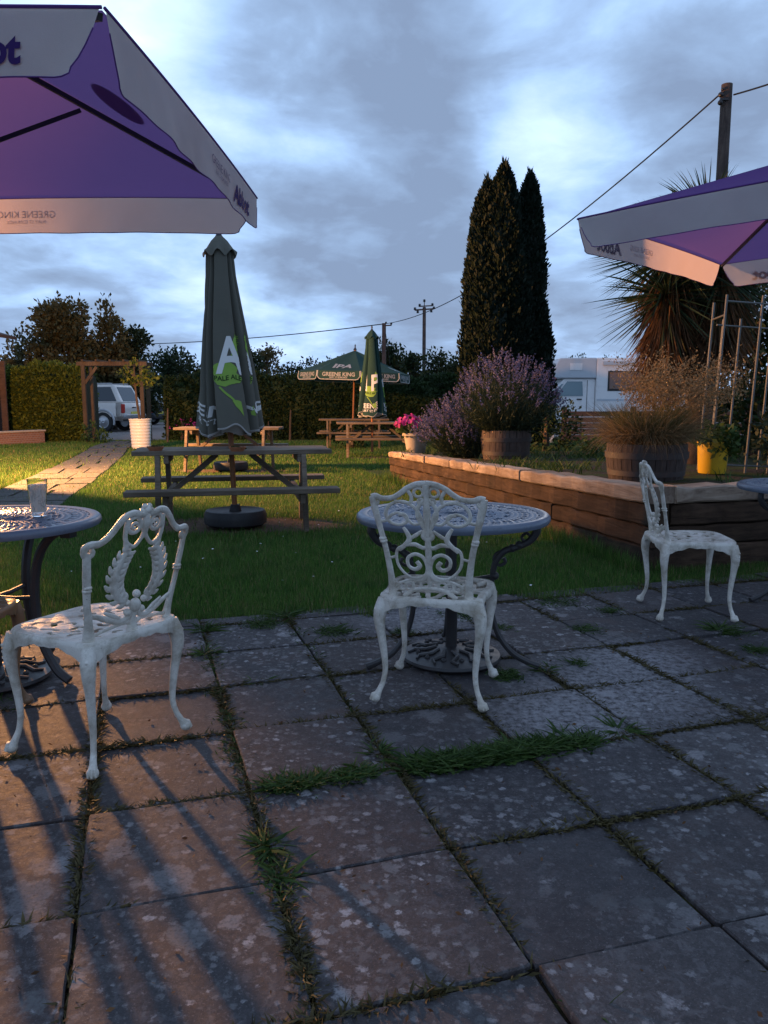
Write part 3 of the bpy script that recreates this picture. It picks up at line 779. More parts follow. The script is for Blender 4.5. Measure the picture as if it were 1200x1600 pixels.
for (u, v, r, n, lb) in ((418, 1322, .10, 62, 'largest spiky green weed tuft between the slabs below the middle chair'), (440, 1370, .075, 46, 'green weed rosette just below the largest tuft in the slab joint'),
                         (640, 1188, .075, 46, 'broad leafy weed tuft left of centre in the long weedy joint'), (700, 1182, .06, 34, 'small leafy weed tuft in the middle of the long weedy joint'),
                         (800, 1165, .07, 40, 'dense leafy weed tuft right of centre in the long weedy joint'), (880, 1150, .075, 44, 'tall green weed tuft towards the right end of the weedy joint'),
                         (968, 1142, .09, 60, 'spreading green weed clump ending the weedy joint on the right'), (560, 1200, .06, 34, 'low ragged weed tuft at the left start of the weedy joint'),
                         (405, 1065, .06, 36, 'small grassy tuft on the slab joint left of the middle chair'), (447, 962, .11, 70, 'bushy grass tuft at the patio edge beside the lawn'),
                         (320, 985, .11, 70, 'wide green weed patch by the right front foot of the left chair'), (320, 1020, .09, 50, 'low weeds below the wide patch near the left chair'),
                         (922, 1580, .06, 26, 'yellowish upright weed in the joint near the bottom right'), (855, 1045, .07, 44, 'dark grassy tuft on the slabs right of the middle table'),
                         (1125, 985, .12, 80, 'dark bushy grass tuft by the front leg of the right chair'), (590, 1175, .07, 40, 'leafy weed where two joints meet below the middle chair')):
    weed(P(u, v, 0.0), r, n, lb)

# ================================================================== CAST FURNITURE
SEAT_H = .44
def seat_outline(f=.215, r=.185, d=.41):
    return spline([(-r, -d / 2 + .01), (0, -d / 2 - .008), (r, -d / 2 + .01), (r + .018, -.06), (f, .10), (f - .045, d / 2 - .01), (0, d / 2 + .004), (-f + .045, d / 2 - .01), (-f, .10), (-r - .018, -.06)], 8, True)
def seat_mesh(kind, root, mat):
    poly = seat_outline()
    if kind == 'scroll':
        lines = []
        for sx in (-1, 1):
            for ln in ([(0, -.19), (.02, -.12), (.03, -.05), (0, 0)], spiral(.085, -.095, .065, .018, 200, -190), spiral(.10, .085, .075, .02, 100, 480), [(0, .19), (.025, .12), (.02, .06), (0, 0)],
                       [(.03, -.05), (.10, -.02), (.19, -.02)], [(.025, .03), (.09, .01), (.20, .03)], [(.05, .19), (.06, .15), (.03, .12)], [(.18, .16), (.15, .12)], [(.06, -.19), (.05, -.15)], [(.17, -.15), (.14, -.12)]):
                lines.append([(p[0] * sx, p[1]) for p in spline(ln, 4)] if len(ln) < 8 else [(p[0] * sx, p[1]) for p in ln])
        lines.append([(.042 * math.cos(a), .042 * math.sin(a)) for a in np.linspace(0, 6.2832, 20)])
        def sdf(X, Y):
            p = sd_poly(X, Y, poly); return np.maximum(p, np.minimum(-(p + .026), sd_lines(X, Y, lines, .0085)))
    else:
        holes = []
        for sx in (-1, 1):
            for (hx, hy, a, l, w) in ((.055, .02, 20, .03, .012), (.06, -.07, -35, .032, .011), (.12, .07, 60, .034, .012), (.13, -.04, 10, .03, .011), (.07, .12, -20, .034, .012), (.15, .135, 40, .022, .009),
                                      (.12, -.13, 45, .026, .010), (.04, -.14, -10, .024, .010), (.025, .075, 80, .022, .009), (.165, .03, -70, .024, .008), (.1, .17, 10, .026, .008), (.09, -.02, 75, .02, .008)):
                holes.append((hx * sx, hy, R(a) * sx, l, w))
        holes.append((0, -.03, R(90), .03, .012))
        def sdf(X, Y):
            p = sd_poly(X, Y, poly); h = np.full(X.shape, 1e9)
            for hx, hy, a, l, w in holes:
                dx, dy = X - hx, Y - hy; q = np.abs(dx * math.cos(a) + dy * math.sin(a)); r2 = -dx * math.sin(a) + dy * math.cos(a) + .012 * np.sin(q * 60)
                h = np.minimum(h, np.sqrt(np.maximum(q - l + w, 0) ** 2 + r2 ** 2) - w)
            return np.maximum(p, -h)
    dish = lambda x, y: -.010 * max(0, 1 - (x * x + y * y) / .045) + (.0012 * math.sin(x * 90 + y * 40) * math.sin(y * 110))
    seat = pierced(sdf, -.235, .235, -.235, .235, 118, SEAT_H - .014, SEAT_H, dish).build('seat', mat, root, True, 35)
    rim = MB()
    sp_ = poly; n = len(sp_)
    # apron: a rounded skirt with deeper brackets near the legs
    V = []; Fc = []
    for i, (x, y) in enumerate(sp_):
        dcorner = min(math.hypot(abs(x) - .19, y + .18), math.hypot(abs(x) - .19, y - .17))
        dp = .030 + .036 * math.exp(-(dcorner / .075) ** 2) + .004 * math.sin(dcorner * 90)
        for (k, z) in ((.985, SEAT_H + .002), (1.012, SEAT_H - .004), (1.02, SEAT_H - .018), (1.0, SEAT_H - dp), (.955, SEAT_H - dp), (.955, SEAT_H - .012)):
            V.append((x * k, y * k, z))
    for i in range(n):
        for j in range(6):
            i2, j2 = (i + 1) % n, (j + 1) % 6; Fc.append((i * 6 + j, i2 * 6 + j, i2 * 6 + j2, i * 6 + j2))
    rim.add(V, Fc).build('apron', mat, root, True)
def cabriole(sx, sy, root, mat, wide=1.0):
    b = MB(); x0, y0 = .186 * sx, .178 * sy
    o = Vector((sx, sy * .8, 0)).normalized()
    path = [(0, SEAT_H - .016), (.012, SEAT_H - .06), (.016, SEAT_H - .10), (.010, .28), (0.0, .20), (-.004, .13), (.004, .08), (.018, .045), (.028, .022), (.030, .006)]
    rad = [.024, .027, .0235, .017, .0138, .0112, .0102, .012, .018, .012]
    pts = spline([(x0 + o.x * k * wide, y0 + o.y * k * wide, z) for k, z in path], 5); rr = [max(r, .004) for r in np.interp(np.linspace(0, 9, len(pts)), range(10), rad)]
    b.tube(pts, rr, 10)
    fx, fy = x0 + o.x * .031 * wide, y0 + o.y * .031 * wide
    b.ball((fx, fy, .0195), .0205, 9, (1, 1, .95))
    for a in (-35, 0, 35):      # claw ridges over the ball and a carved knee
        d = Matrix.Rotation(R(a), 3, 'Z') @ o; b.tube([(fx - d.x * .012, fy - d.y * .012, .044), (fx + d.x * .012, fy + d.y * .012, .034), (fx + d.x * .0215, fy + d.y * .0215, .013)], [.005, .006, .004], 6)
    for k in range(4): b.ball((x0 + o.x * .036, y0 + o.y * .036, SEAT_H - .055 - .022 * k), .0075 - .001 * k, 6)
    return b.build('leg', mat, root, True)
TILT = R(13)
def back_fn(p):
    x, z, d = p.x * 1.05, p.z * 1.02, p.y
    return Vector((x, -.178 - z * math.sin(TILT) + .42 * x * x + d * math.cos(TILT), SEAT_H + z * math.cos(TILT) + d * math.sin(TILT) * .3))
def bt(b, pts2, rad, k=6, flat=.75, mirror=True, n=8, sp_=True):
    """tube in the plane of the back; pts2 = (x,z)"""
    for s in ((1, -1) if mirror else (1,)):
        q = [(x * s, 0, z) for x, z in pts2]
        if sp_ and len(q) < 16: q = spline(q, k)
        rr = lerp_list(rad, len(q)) if hasattr(rad, '__len__') else [rad] * len(q)
        b.tube(q, rr, n, flat=((0, 1, 0), flat), fn=back_fn)
def back_scroll(root, mat):
    f = MB()
    bt(f, [(-.205, .40), (-.19, .405), (-.165, .397), (-.125, .402), (-.095, .42), (-.07, .44), (-.035, .456), (0, .46)], [.013, .0125, .0115, .0105, .0105, .011, .012, .013])
    f.build('top_rail', mat, root, True)
    for s in (1, -1):
        p = MB(); bt(p, [(-.204 * s, .402), (-.197 * s, .36), (-.178 * s, .27), (-.16 * s, .18), (-.147 * s, .08), (-.143 * s, -.006)], [.013, .0145, .0115, .0115, .013, .019], mirror=False)
        bt(p, spiral(-.190 * s, .385, .018, .006, 90, 90 + 300 * s), [.009, .006], mirror=False); 
        for x, z in ((-.169, .225), (-.172, .235)): p.ball(back_fn(Vector((x * s, 0, z))), .0155, 7, (1, 1, .7))
        p.build('post', mat, root, True)
    c = MB()
    # centre stem with its buds
    bt(c, [(0, .455), (0, .40), (0, .34), (0, .27), (0, .2), (0, .12), (0, .06)], [.016, .011, .014, .009, .013, .010, .012], mirror=False)
    bt(c, spiral(-.028, .425, .017, .017, 0, 360), .006); bt(c, spiral(-.02, .39, .011, .011, 0, 360), .005)
    bt(c, [(-.008, .40), (-.03, .37), (-.035, .33), (-.012, .28), (0, .25)], [.006, .008, .007, .006, .006])
    bt(c, [(-.07, .435), (-.055, .41), (-.06, .385), (-.085, .385), (-.12, .39)], [.008, .007, .007, .006, .006])
    # upper scrolls
    bt(c, [(-.012, .29), (-.03, .345), (-.06, .378), (-.10, .388), (-.14, .37), (-.155, .335), (-.14, .305), (-.105, .295), (-.075, .31), (-.08, .335), (-.105, .338)], [.006, .007, .007, .0065, .007, .007, .0065, .0065, .007, .008])
    bt(c, [(-.178, .305), (-.155, .31), (-.13, .335), (-.10, .342), (-.075, .32), (-.05, .30), (-.02, .305)], [.006, .0065, .006, .0055, .0055, .006, .006])
    bt(c, [(-.09, .285), (-.075, .26), (-.07, .235), (-.09, .21), (-.11, .19)], [.006, .009, .0105, .009, .006])
    bt(c, [(-.07, .24), (-.045, .255), (-.02, .275)], [.006, .008, .005])
    bt(c, [(-.09, .212), (-.05, .218), (-.02, .205), (0, .21)], [.006, .009, .008, .008])
    bt(c, [(0, .235), (-.016, .25), (-.012, .27), (0, .285)], [.008, .01, .008, .006])
    # lower great scrolls
    bt(c, [(-.085, .215), (-.115, .195), (-.122, .16), (-.112, .12), (-.08, .085), (-.045, .077), (-.012, .095), (-.006, .13), (-.02, .165), (-.05, .178), (-.078, .16), (-.076, .128), (-.052, .115), (-.034, .13), (-.045, .148)],
       [.005, .006, .006, .0055, .006, .007, .0075, .0075, .0075, .0075, .007, .007, .0085, .009, .009])
    bt(c, [(-.16, .165), (-.145, .158), (-.122, .165)], .0055)
    bt(c, [(0, .10), (-.02, .075), (-.05, .068)], [.012, .010, .006])
    # pierced band above the seat
    for i in range(5): bt(c, spiral(-.018 - .029 * i, .050 - .003 * i, .0165, .0165, 0, 360, 16), .0052)
    bt(c, [(-.135, .035), (-.09, .064), (-.045, .072), (0, .073)], .006)
    bt(c, [(-.098, -.004), (-.07, .022), (-.035, .034), (0, .037)], [.011, .009, .008, .008])
    c.build('back_splat', mat, root, True)
def back_wreath(root, mat):
    f = MB()
    bt(f, [(-.215, .30), (-.212, .318), (-.195, .325), (-.165, .325), (-.135, .345), (-.11, .375), (-.085, .40), (-.055, .408), (-.025, .40), (0, .405)], [.010, .0125, .0125, .012, .0115, .012, .0125, .0125, .012, .014])
    f.ball(back_fn(Vector((0, .004, .415))), .017, 8)
    for x, z in ((-.018, .412), (.018, .412), (-.009, .425), (.009, .425)): f.ball(back_fn(Vector((x, .004, z))), .010, 6)
    f.build('top_rail', mat, root, True)
    for s in (1, -1):
        p = MB(); bt(p, [(-.205 * s, .30), (-.196 * s, .22), (-.185 * s, .13), (-.172 * s, .06), (-.165 * s, .0)], [.0125, .0135, .0115, .014, .021], mirror=False)
        bt(p, spiral(-.197 * s, .302, .020, .007, 120, 120 + (300 if s > 0 else -300)) if s > 0 else spiral(.197, .302, .020, .007, 60, -240), [.0115, .009], mirror=False)
        for z in (.175, .185): p.ball(back_fn(Vector((-.19 * s, 0, z))), .0155, 7, (1, 1, .6))
        p.build('post', mat, root, True)
    c = MB()
    # crest loops
    bt(c, spiral(-.045, .368, .027, .024, 60, 420), .0075); bt(c, spiral(-.045, .365, .012, .007, 0, 300), .006)
    bt(c, [(0, .40), (0, .37), (0, .34), (0, .32)], [.014, .016, .011, .006], mirror=False)
    bt(c, [(-.075, .39), (-.078, .35), (-.07, .315), (-.04, .295), (-.015, .315), (-.002, .34)], [.008, .008, .008, .007, .007, .007])
    bt(c, [(-.075, .32), (-.065, .29), (-.05, .285)], [.006, .010, .006])
    # two acanthus sprays closing into an oval
    mid = spline([(-.05, .295), (-.078, .26), (-.095, .215), (-.095, .165), (-.07, .12), (-.03, .095)], 6)
    for s in (1, -1):
        q = [(x * s, z) for x, z in mid]; bt(c, q, lerp_list([.007, .013, .016, .016, .013, .009], len(q)), mirror=False, flat=.55, sp_=False)
        for i in range(3, len(mid) - 2, 3):
            x, z = mid[i]; tx, tz = mid[i + 1][0] - mid[i - 1][0], mid[i + 1][1] - mid[i - 1][1]; l = math.hypot(tx, tz); tx /= l; tz /= l
            for sd in (1, -1):
                nx_, nz_ = -tz * sd, tx * sd; lb = .031 * (1.1 if sd > 0 else .85) * (.7 + .5 * math.sin(math.pi * i / len(mid)))
                bt(c, [((x) * s, z), ((x + nx_ * lb * .65 - tx * lb * .15) * s, z + nz_ * lb * .65 - tz * lb * .15), ((x + nx_ * lb - tx * lb * .75) * s, z + nz_ * lb - tz * lb * .75)], [.012, .010, .003], mirror=False, flat=.5)
    c.ball(back_fn(Vector((0, 0, .085))), .024, 9, (1, .6, 1)); c.ball(back_fn(Vector((0, 0, .125))), .014, 8); 
    for s in (1, -1): c.ball(back_fn(Vector((.036 * s, 0, .10))), .012, 7); c.ball(back_fn(Vector((.03 * s, 0, .065))), .013, 7)
    bt(c, [(-.01, .07), (-.03, .045), (-.06, .04), (-.10, .055), (-.14, .075), (-.178, .088)], [.010, .010, .011, .011, .009, .008])
    bt(c, [(-.055, .045), (-.085, .065), (-.12, .085)], [.005, .009, .004])
    bt(c, [(0, .07), (-.004, .035), (0, -.002)], [.011, .013, .022], mirror=False); bt(c, [(0, .02), (-.03, .03), (-.07, .027), (-.12, .02), (-.165, .012)], [.012, .008, .006, .006, .008])
    c.build('back_splat', mat, root, True)
def make_chair(kind, mat, label, loc, rz, group=None, name='garden_chair'):
    t = thing(name, label, 'chair', loc, rz, group)
    seat_mesh(kind, t, mat)
    for sx in (1, -1):
        for sy in (1, -1): cabriole(sx, sy, t, mat, 1.25 if sy < 0 else 1.0)
    (back_scroll if kind == 'scroll' else back_wreath)(t, mat); return t
CG = 'white cast metal garden chairs on the patio'
ch_mid = make_chair('scroll', white_cast, 'white scrollwork garden chair seen from behind, drawn up to the grey round table', (.225, 3.18, 0), R(-14.4), CG)
ch_left = make_chair('wreath', white_cast, 'white cast chair with a leafy wreath back, nearest on the left', (-1.01, 2.665, 0), R(62), CG)
ch_right = dup(ch_left, (1.735, 4.41, 0), R(-94), 'white garden chair in side view in front of the timber wall corner', CG)
ch_tan = make_chair('wreath', bronze_cast, 'brown cast chair with only a seat corner showing at the left edge by the glass-topped table', (-1.62, 2.80, 0), R(4))
ch_tan['label'] = 'brown cast metal chair with only its seat corner in view at the left edge'

# ---- round tables
def table_top(r, root, mat, z=.70):
    b = MB(); nr, na = 34, 260; rin = .03; rim = .045
    rs = np.linspace(rin, r - rim, nr)
    def hole(i, j):
        rr = .5 * (rs[i] + rs[i + 1]) / r; a = 2 * math.pi * (j + .5) / na
        ring = int(rr * 5.999); n = (8, 8, 16, 16, 32, 32)[ring]; fr = rr * 6 - ring
        u_ = ((a * n / (2 * math.pi) + .5 * (ring % 2)) % 1) - .5; v_ = fr - .5
        return abs(u_ * 2.3) ** 1.6 + abs(v_ * 2.6) ** 1.6 < .55 and not (abs(u_) < .06 and v_ > -.1)
    V = []; Fc = []
    for i in range(nr):
        for j in range(na):
            a = 2 * math.pi * j / na; zz_ = z + .0022 * math.sin(a * 64) * math.sin(rs[i] * 150); V.append((rs[i] * math.cos(a), rs[i] * math.sin(a), zz_))
    for i in range(nr - 1):
        for j in range(na):
            j2 = (j + 1) % na
            if not hole(i, j): Fc.append((i * na + j, i * na + j2, (i + 1) * na + j2, (i + 1) * na + j))
    b.add(V, Fc); o = b.build('table_top', mat, root)
    md = o.modifiers.new('thick', 'SOLIDIFY'); md.thickness = .012; md.offset = -1
    MB().lathe([(r - rim - .006, z - .014), (r - rim - .004, z + .002), (r - .03, z + .006), (r - .012, z + .005), (r - .002, z - .004), (r, z - .018), (r - .006, z - .03), (r - .02, z - .03)], 96, closed=True).build('rim', mat, root, True)
def scroll_leg(root, a, mat):
    d = Vector((math.cos(a), math.sin(a), 0)); q = lambda r, z: d * r + Vector((0, 0, z))
    b = MB(); s = (-d.y, d.x, 0)
    b.tube(spline([q(.37, .672), q(.375, .63), q(.345, .585), q(.29, .555), q(.235, .535), q(.20, .49), q(.185, .43), q(.18, .35), q(.185, .25), q(.215, .15), q(.275, .07), q(.345, .03), q(.40, .012)], 5), [.017] * 20 + [.0155] * 45, 8, flat=(s, 1.25)) if False else None
    pts = spline([q(.37, .672), q(.375, .63), q(.345, .585), q(.29, .555), q(.235, .535), q(.20, .49), q(.185, .43), q(.18, .35), q(.185, .25), q(.215, .15), q(.275, .07), q(.345, .03), q(.40, .012)], 5)
    b.tube(pts, lerp_list([.016, .019, .017, .015, .016, .015, .013, .012, .012, .013, .014, .015, .017], len(pts)), 8)
    b.tube(spline([q(.235, .535), q(.20, .52), q(.19, .49), q(.215, .47), q(.24, .485), q(.232, .505)], 5), lerp_list([.012, .009, .008, .008, .008, .01], 26), 7)
    b.tube(spline([q(.33, .575), q(.31, .60), q(.33, .62), q(.35, .605)], 5), lerp_list([.009, .007, .007, .008], 16), 6)
    for r_, z_ in ((.27, .55), (.30, .565), (.195, .42), (.183, .36)): b.ball(q(r_, z_), .019, 7)
    b.tube([q(.19, .42), q(.10, .40), q(.03, .40)], .010, 6)
    b.build('leg', mat, root, True)
def strap_leg(root, a, mat):
    d = Vector((math.cos(a), math.sin(a), 0)); q = lambda r, z: d * r + Vector((0, 0, z)); s = (-d.y, d.x, 0)
    pts = spline([q(.40, .672), q(.36, .668), q(.31, .645), q(.265, .60), q(.232, .54), q(.212, .46), q(.205, .37), q(.21, .27), q(.235, .16), q(.29, .06), q(.35, .014)], 6)
    b = MB(); b.tube(pts, .019, 8, flat=(s, 1.1)); b.box(q(.385, .655), (.05, .05, .035), Matrix.Rotation(a, 3, 'Z'), .006)
    b.tube([q(.205, .37), q(.1, .36), q(.02, .36)], .010, 6)
    b.build('leg', mat, root, True)
def round_table(label, loc, rz, r, legs, tmat, lmat, angs):
    t = thing('round_table', label, 'table', loc, rz, 'round cast metal tables on the patio')
    table_top(r, t, tmat)
    for a in angs: legs(t, R(a), lmat)
    MB().lathe([(.02, .655), (.05, .66), (.06, .672), (.06, .687), (.02, .687)], 20, closed=True).build('hub', lmat, t, True); return t
t_mid = round_table('grey round cast table behind the middle chair, with no parasol in it', (.31, 3.52, 0), R(0), .435, scroll_leg, grey_cast, dark_cast, (-12, 90, 193))
t_left = round_table('round cast table with curved strap legs and a used pint glass on it', (-1.69, 3.33, 0), 0, .455, strap_leg, grey_cast, dark_cast, (-14, 76, 166, 256))
t_right = copy_tree(t_mid); t_right.location = (2.60, 4.72, 0); t_right['label'] = 'grey round table with only its edge in view under the right parasol'
# ---- parasol base plates
def parasol_base(label, loc, copyof=None):
    if copyof: c = dup(copyof, loc, 0, label); return c
    t = thing('parasol_base', label, 'parasol base', loc, 0, 'patterned iron parasol bases under the round tables')
    b = MB(); n = 60
    b.lathe([(.0001, .012), (.21, .008), (.225, .010), (.232, .018), (.228, .03), (.20, .036), (.12, .048), (.05, .062), (.03, .065)], 64)
    for k in range(12):
        a = R(30 * k); d = Vector((math.cos(a), math.sin(a), 0)); s_ = Vector((-d.y, d.x, 0))
        b.tube([d * .07 + Vector((0, 0, .062)), d * .12 + s_ * .02 + Vector((0, 0, .054)), d * .17 - s_ * .01 + Vector((0, 0, .044)), d * .20 + s_ * .015 + Vector((0, 0, .04))], [.008, .009, .009, .006], 6)
        b.ball(d * .155 + s_ * .035 + Vector((0, 0, .044)), .012, 6)
    b.build('base_plate', grey_cast if 0 else dark_cast, t, True)
    MB().lathe([(.027, .05), (.027, .36), (.031, .365), (.031, .40), (.024, .40), (.022, .06)], 20).build('sleeve', dark_cast, t, True)
    return t
pb = parasol_base('patterned round iron base with an empty sleeve under the middle table', (.315, 3.57, .0))
MB().tube([(0, 0, .36), (0, 0, .69)], .021, 14).build('tube', dark_cast, pb, True)
pb2 = parasol_base('patterned round iron base under the left table, holding the purple parasol', (-1.69, 3.30, 0), pb)
parasol_base('patterned iron base under the right table edge', (2.63, 4.77, 0), pb2)
# ---- pint glass
gt = thing('pint_glass', 'used pint glass with dried froth inside, standing on the left table', 'glass', P(61, 806, .705))
glm = M_('clear_glass', (1, 1, 1), .02); glm.b.inputs['Transmission Weight'].default_value = 1; glm.b.inputs['IOR'].default_value = 1.2
MB().lathe([(.001, .002), (.030, .0), (.031, .01), (.034, .06), (.0365, .105), (.041, .125), (.040, .14), (.042, .158), (.0425, .162), (.040, .162), (.0385, .14), (.0395, .125), (.035, .105), (.0325, .06), (.029, .014), (.001, .012)], 32).build('glass_body', glm.m, gt, True)
frm = M_('beer_froth', (.72, .66, .58), .7); fv = frm.co(); fh = frm.noise(frm.co((1, 1, .55)), 48, 5, .7, .6)
tr = frm.n('ShaderNodeBsdfTransparent'); mx = frm.n('ShaderNodeMixShader'); frm.l(frm.ramp(fh, [(.28, 0.1), (.5, .92)]), mx.inputs[0]); frm.l(tr.outputs[0], mx.inputs[1]); frm.l(frm.b.outputs[0], mx.inputs[2]); frm.l(mx.outputs[0], frm.o.inputs[0])
MB().lathe([(.0288, .018), (.0318, .06), (.0342, .105), (.0384, .128), (.0375, .138)], 32).build('froth', frm.m, gt, True)

# ================================================================== PURPLE PARASOLS
def purple_parasol(label, loc, rz, marks=(0, 2)):
    t = thing('purple_parasol', label, 'parasol', loc, rz, 'open purple parasols over the patio tables')
    S = 1.0; ZE, ZP, VH = 2.245, 2.665, .176
    n = 14
    def surf(a, c):      # a,c in [-1,1]
        m = max(abs(a), abs(c)); 
        z = ZP - (ZP - ZE) * m
        k = min(abs(a), abs(c)) / (m + 1e-6)          # 1 on the hips
        z -= .035 * (1 - k ** 2) * math.sin(math.pi * min(1, m)) * .9
        sag = .028 * (1 - k ** 2) * max(0, m - .6) / .4
        return Vector((a * S, c * S, z + sag * .6))
    names = 4
    for q in range(4):
        V = []; Fc = []
        for i in range(n + 1):
            m = i / n
            for j in range(n + 1):
                s = -1 + 2 * j / n; a, c = m, m * s
                for _ in range(q): a, c = -c, a
                V.append(surf(a, c))
        for i in range(n):
            for j in range(n): k = i * (n + 1) + j; Fc.append((k, k + n + 1, k + n + 2, k + 1))
        mesh_obj('canopy_panel', V, Fc, purple_fabric, t, True)
    for q in range(4):
        Mq = Matrix.Rotation(R(90 * q), 3, 'Z')
        def vs(s, h, off=0.0):
            """s along the edge -1..1 (left to right seen from outside), h 0..1 down"""
            drop = VH * h; ends = max(0, (abs(s) - .86) / .14)
            ripple = .006 * h * math.sin(s * 9 + q * 2) + .004 * h * math.sin(s * 23 + q) + .0025 * math.sin(s * 29 - h * 5) * h * (1 - .6 * h) + .018 * h * h * ends
            zt = surf(1, s).z
            return Mq @ Vector((S + .008 + ripple + off, s * (S + .002), zt - drop))
        cutf = lambda s: 1.0 - .72 * max(0, 1 - (1 - abs(s)) / .13) ** 2.2
        ns, nh = 90, 8; V = []; Fc = []
        for i in range(ns + 1):
            s = -1 + 2 * i / ns; x = 1 - abs(s)
            cut = cutf(s)     # rounded lower corners
            s2 = s * .993
            for j in range(nh + 1): V.append(vs(s2 * (1 - .018 * (j / nh) * (abs(s) > .93)), cut * j / nh))
        for i in range(ns):
            for j in range(nh): k = i * (nh + 1) + j; Fc.append((k, k + nh + 1, k + nh + 2, k + 1))
        va = mesh_obj('valance', V, Fc, white_fabric, t, True)
        # piping along the upper and lower edges
        MB().tube([vs(-1 + 2 * i / 30, 0) + Vector((0, 0, .004)) for i in range(31)], .005, 6).build('piping', purple_fabric, va, True)
        MB().tube([vs((-1 + 2 * i / 90) * .993 * (1 - .018 * (abs(-1 + 2 * i / 90) > .93)), cutf(-1 + 2 * i / 90)) for i in range(91)], .0022, 5).build('hem', purple_fabric, va, True)
        def put(txt, size, bold, s0, h0, mat, nm, shear=0.0):
            V2, F2 = text_polys(txt, size, bold, 'CENTER', .03, shear)
            V3 = [vs(s0 + x / S, h0 - y_ / VH, .004) for x, y_ in V2]
            mesh_obj(nm, V3, F2, mat, va)
        put('Abbot', .108, .0042, .63, .80, print_purple, 'lettering', .12)
        put('GREENE KING', .050, .0, .23, .55, print_faint, 'lettering')
        put('BURY ST EDMUNDS', .024, .0, .23, .72, print_faint, 'lettering')
        # dark printed roundel on the panel, seen through the cloth
        pr = []
        if q not in marks: continue
        for i in range(28):
            a = 2 * math.pi * i / 28; pr.append((.66 + .07 * math.cos(a), .02 + .21 * math.sin(a)))
        V2, F2 = refine(pr, [tuple(range(28))], .06)
        mesh_obj('printed_roundel', [Mq @ (surf(x, y_) + Vector((0, 0, .004))) for x, y_ in V2], F2, print_dark, t)
    # frame
    pole = MB(); pole.tube([(0, 0, .05), (0, 0, ZP + .02)], .0185, 14); pole.build('pole', dark_cast, t, True)
    MB().lathe([(.028, 2.14), (.034, 2.15), (.034, 2.21), (.028, 2.22)], 16).build('runner', black_metal, t, True)
    for q in range(4):
        Mq = Matrix.Rotation(R(90 * q), 3, 'Z'); rb = MB()
        rb.bar(Mq @ Vector((.02, .02, ZP - .028)), Mq @ Vector((S - .01, S - .01, ZE - .012)), .014, .02); r_ = rb.build('rib', dark_cast, t)
        a = Vector((0, 0, 2.18)); b_ = Mq @ Vector((S * .36, S * .36, ZP - (ZP - ZE) * .36 - .045))
        MB().bar(a, b_, .012, .018).build('strut', dark_cast, r_)
        MB().bar(Mq @ Vector((.02, 0, ZP - .05)), Mq @ Vector((S - .02, 0, ZE - .03)), .014, .018).build('rib', dark_cast, t) if False else None
    MB().lathe([(.001, ZP + .10), (.012, ZP + .09), (.02, ZP + .06), (.012, ZP + .03), (.03, ZP + .01)], 14).build('finial', black_metal, t, True)
    return t
purple_parasol('open purple parasol with white valance over the left table', (-1.714, 3.336, 0), R(-2.6), (0, 2))
pr_ = purple_parasol('open purple parasol with white valance over the right table, in front of the palm', (2.63, 4.79, 0), R(46), (1, 3)); pr_.scale = (1.06, 1.06, 1)

# ================================================================== PICNIC TABLES
def picnic_table(label, loc, rz):
    t = thing('picnic_table', label, 'picnic table', loc, rz, 'wooden picnic tables on the lawn')
    W = 1.80
    for i in range(5):
        y = (i - 2) * .138
        bw = MB().box((0, y, .735), (W + random.uniform(-.02, .02), .13, .042), None, .006); bw.build('top_board', picnic_wood, t)
    for s in (-1, 1):
        MB().box((random.uniform(-.01, .01), s * .64, .41), (W + .06, .22, .045), None, .007).build('bench', picnic_wood, t)
        x = s * .66
        for k in (-1, 1):
            MB().bar((x + .02 * k, k * .50, .0), (x + .02 * k, k * .29, .71), .045, .095, .004).build('leg', picnic_wood, t)
        MB().box((x - .055 * s, 0, .685), (.045, .66, .09), None, .004).build('cross_rail', picnic_wood, t)
        MB().box((x - .065 * s, 0, .34), (.045, 1.42, .09), None, .004).build('cross_rail', picnic_wood, t)
        MB().bar((x - .09 * s, 0, .36), (.16 * s, 0, .70), .09, .05, .004).build('brace', picnic_wood, t)
    return t
pt1 = picnic_table('nearest weathered picnic table with the closed green parasol standing through it', (-1.44, 7.55, 0), R(11))
pt2 = dup(pt1, (-2.70, 13.85, 0), R(0), 'weathered picnic table half hidden behind the nearest one')
pt3 = dup(pt1, (-.13, 17.3, 0), R(4), 'picnic table left of the pink flower pot, with a small closed green parasol')
pt4 = dup(pt1, (-.78, 20.6, 0), R(2), 'farthest picnic table, under the open green parasol by the hedge')
def tub_base(label, loc, src=None):
    if src: return dup(src, loc, 0, label)
    o = MB().lathe([(.001, .0), (.27, .0), (.30, .02), (.305, .07), (.30, .12), (.285, .145), (.26, .15), (.24, .14), (.06, .135), (.05, .18), (.045, .20), (.03, .20), (.03, .1)], 48).build('weighted_base', black_plastic, None, True)
    o.location = loc; return tag(o, label, 'parasol base', 'round black parasol bases on the lawn')
tb1 = tub_base('round black weighted base under the nearest picnic table', (-1.46, 7.66, 0))
tub_base('round black weighted base under the half hidden picnic table', (-2.70, 13.85, 0), tb1)
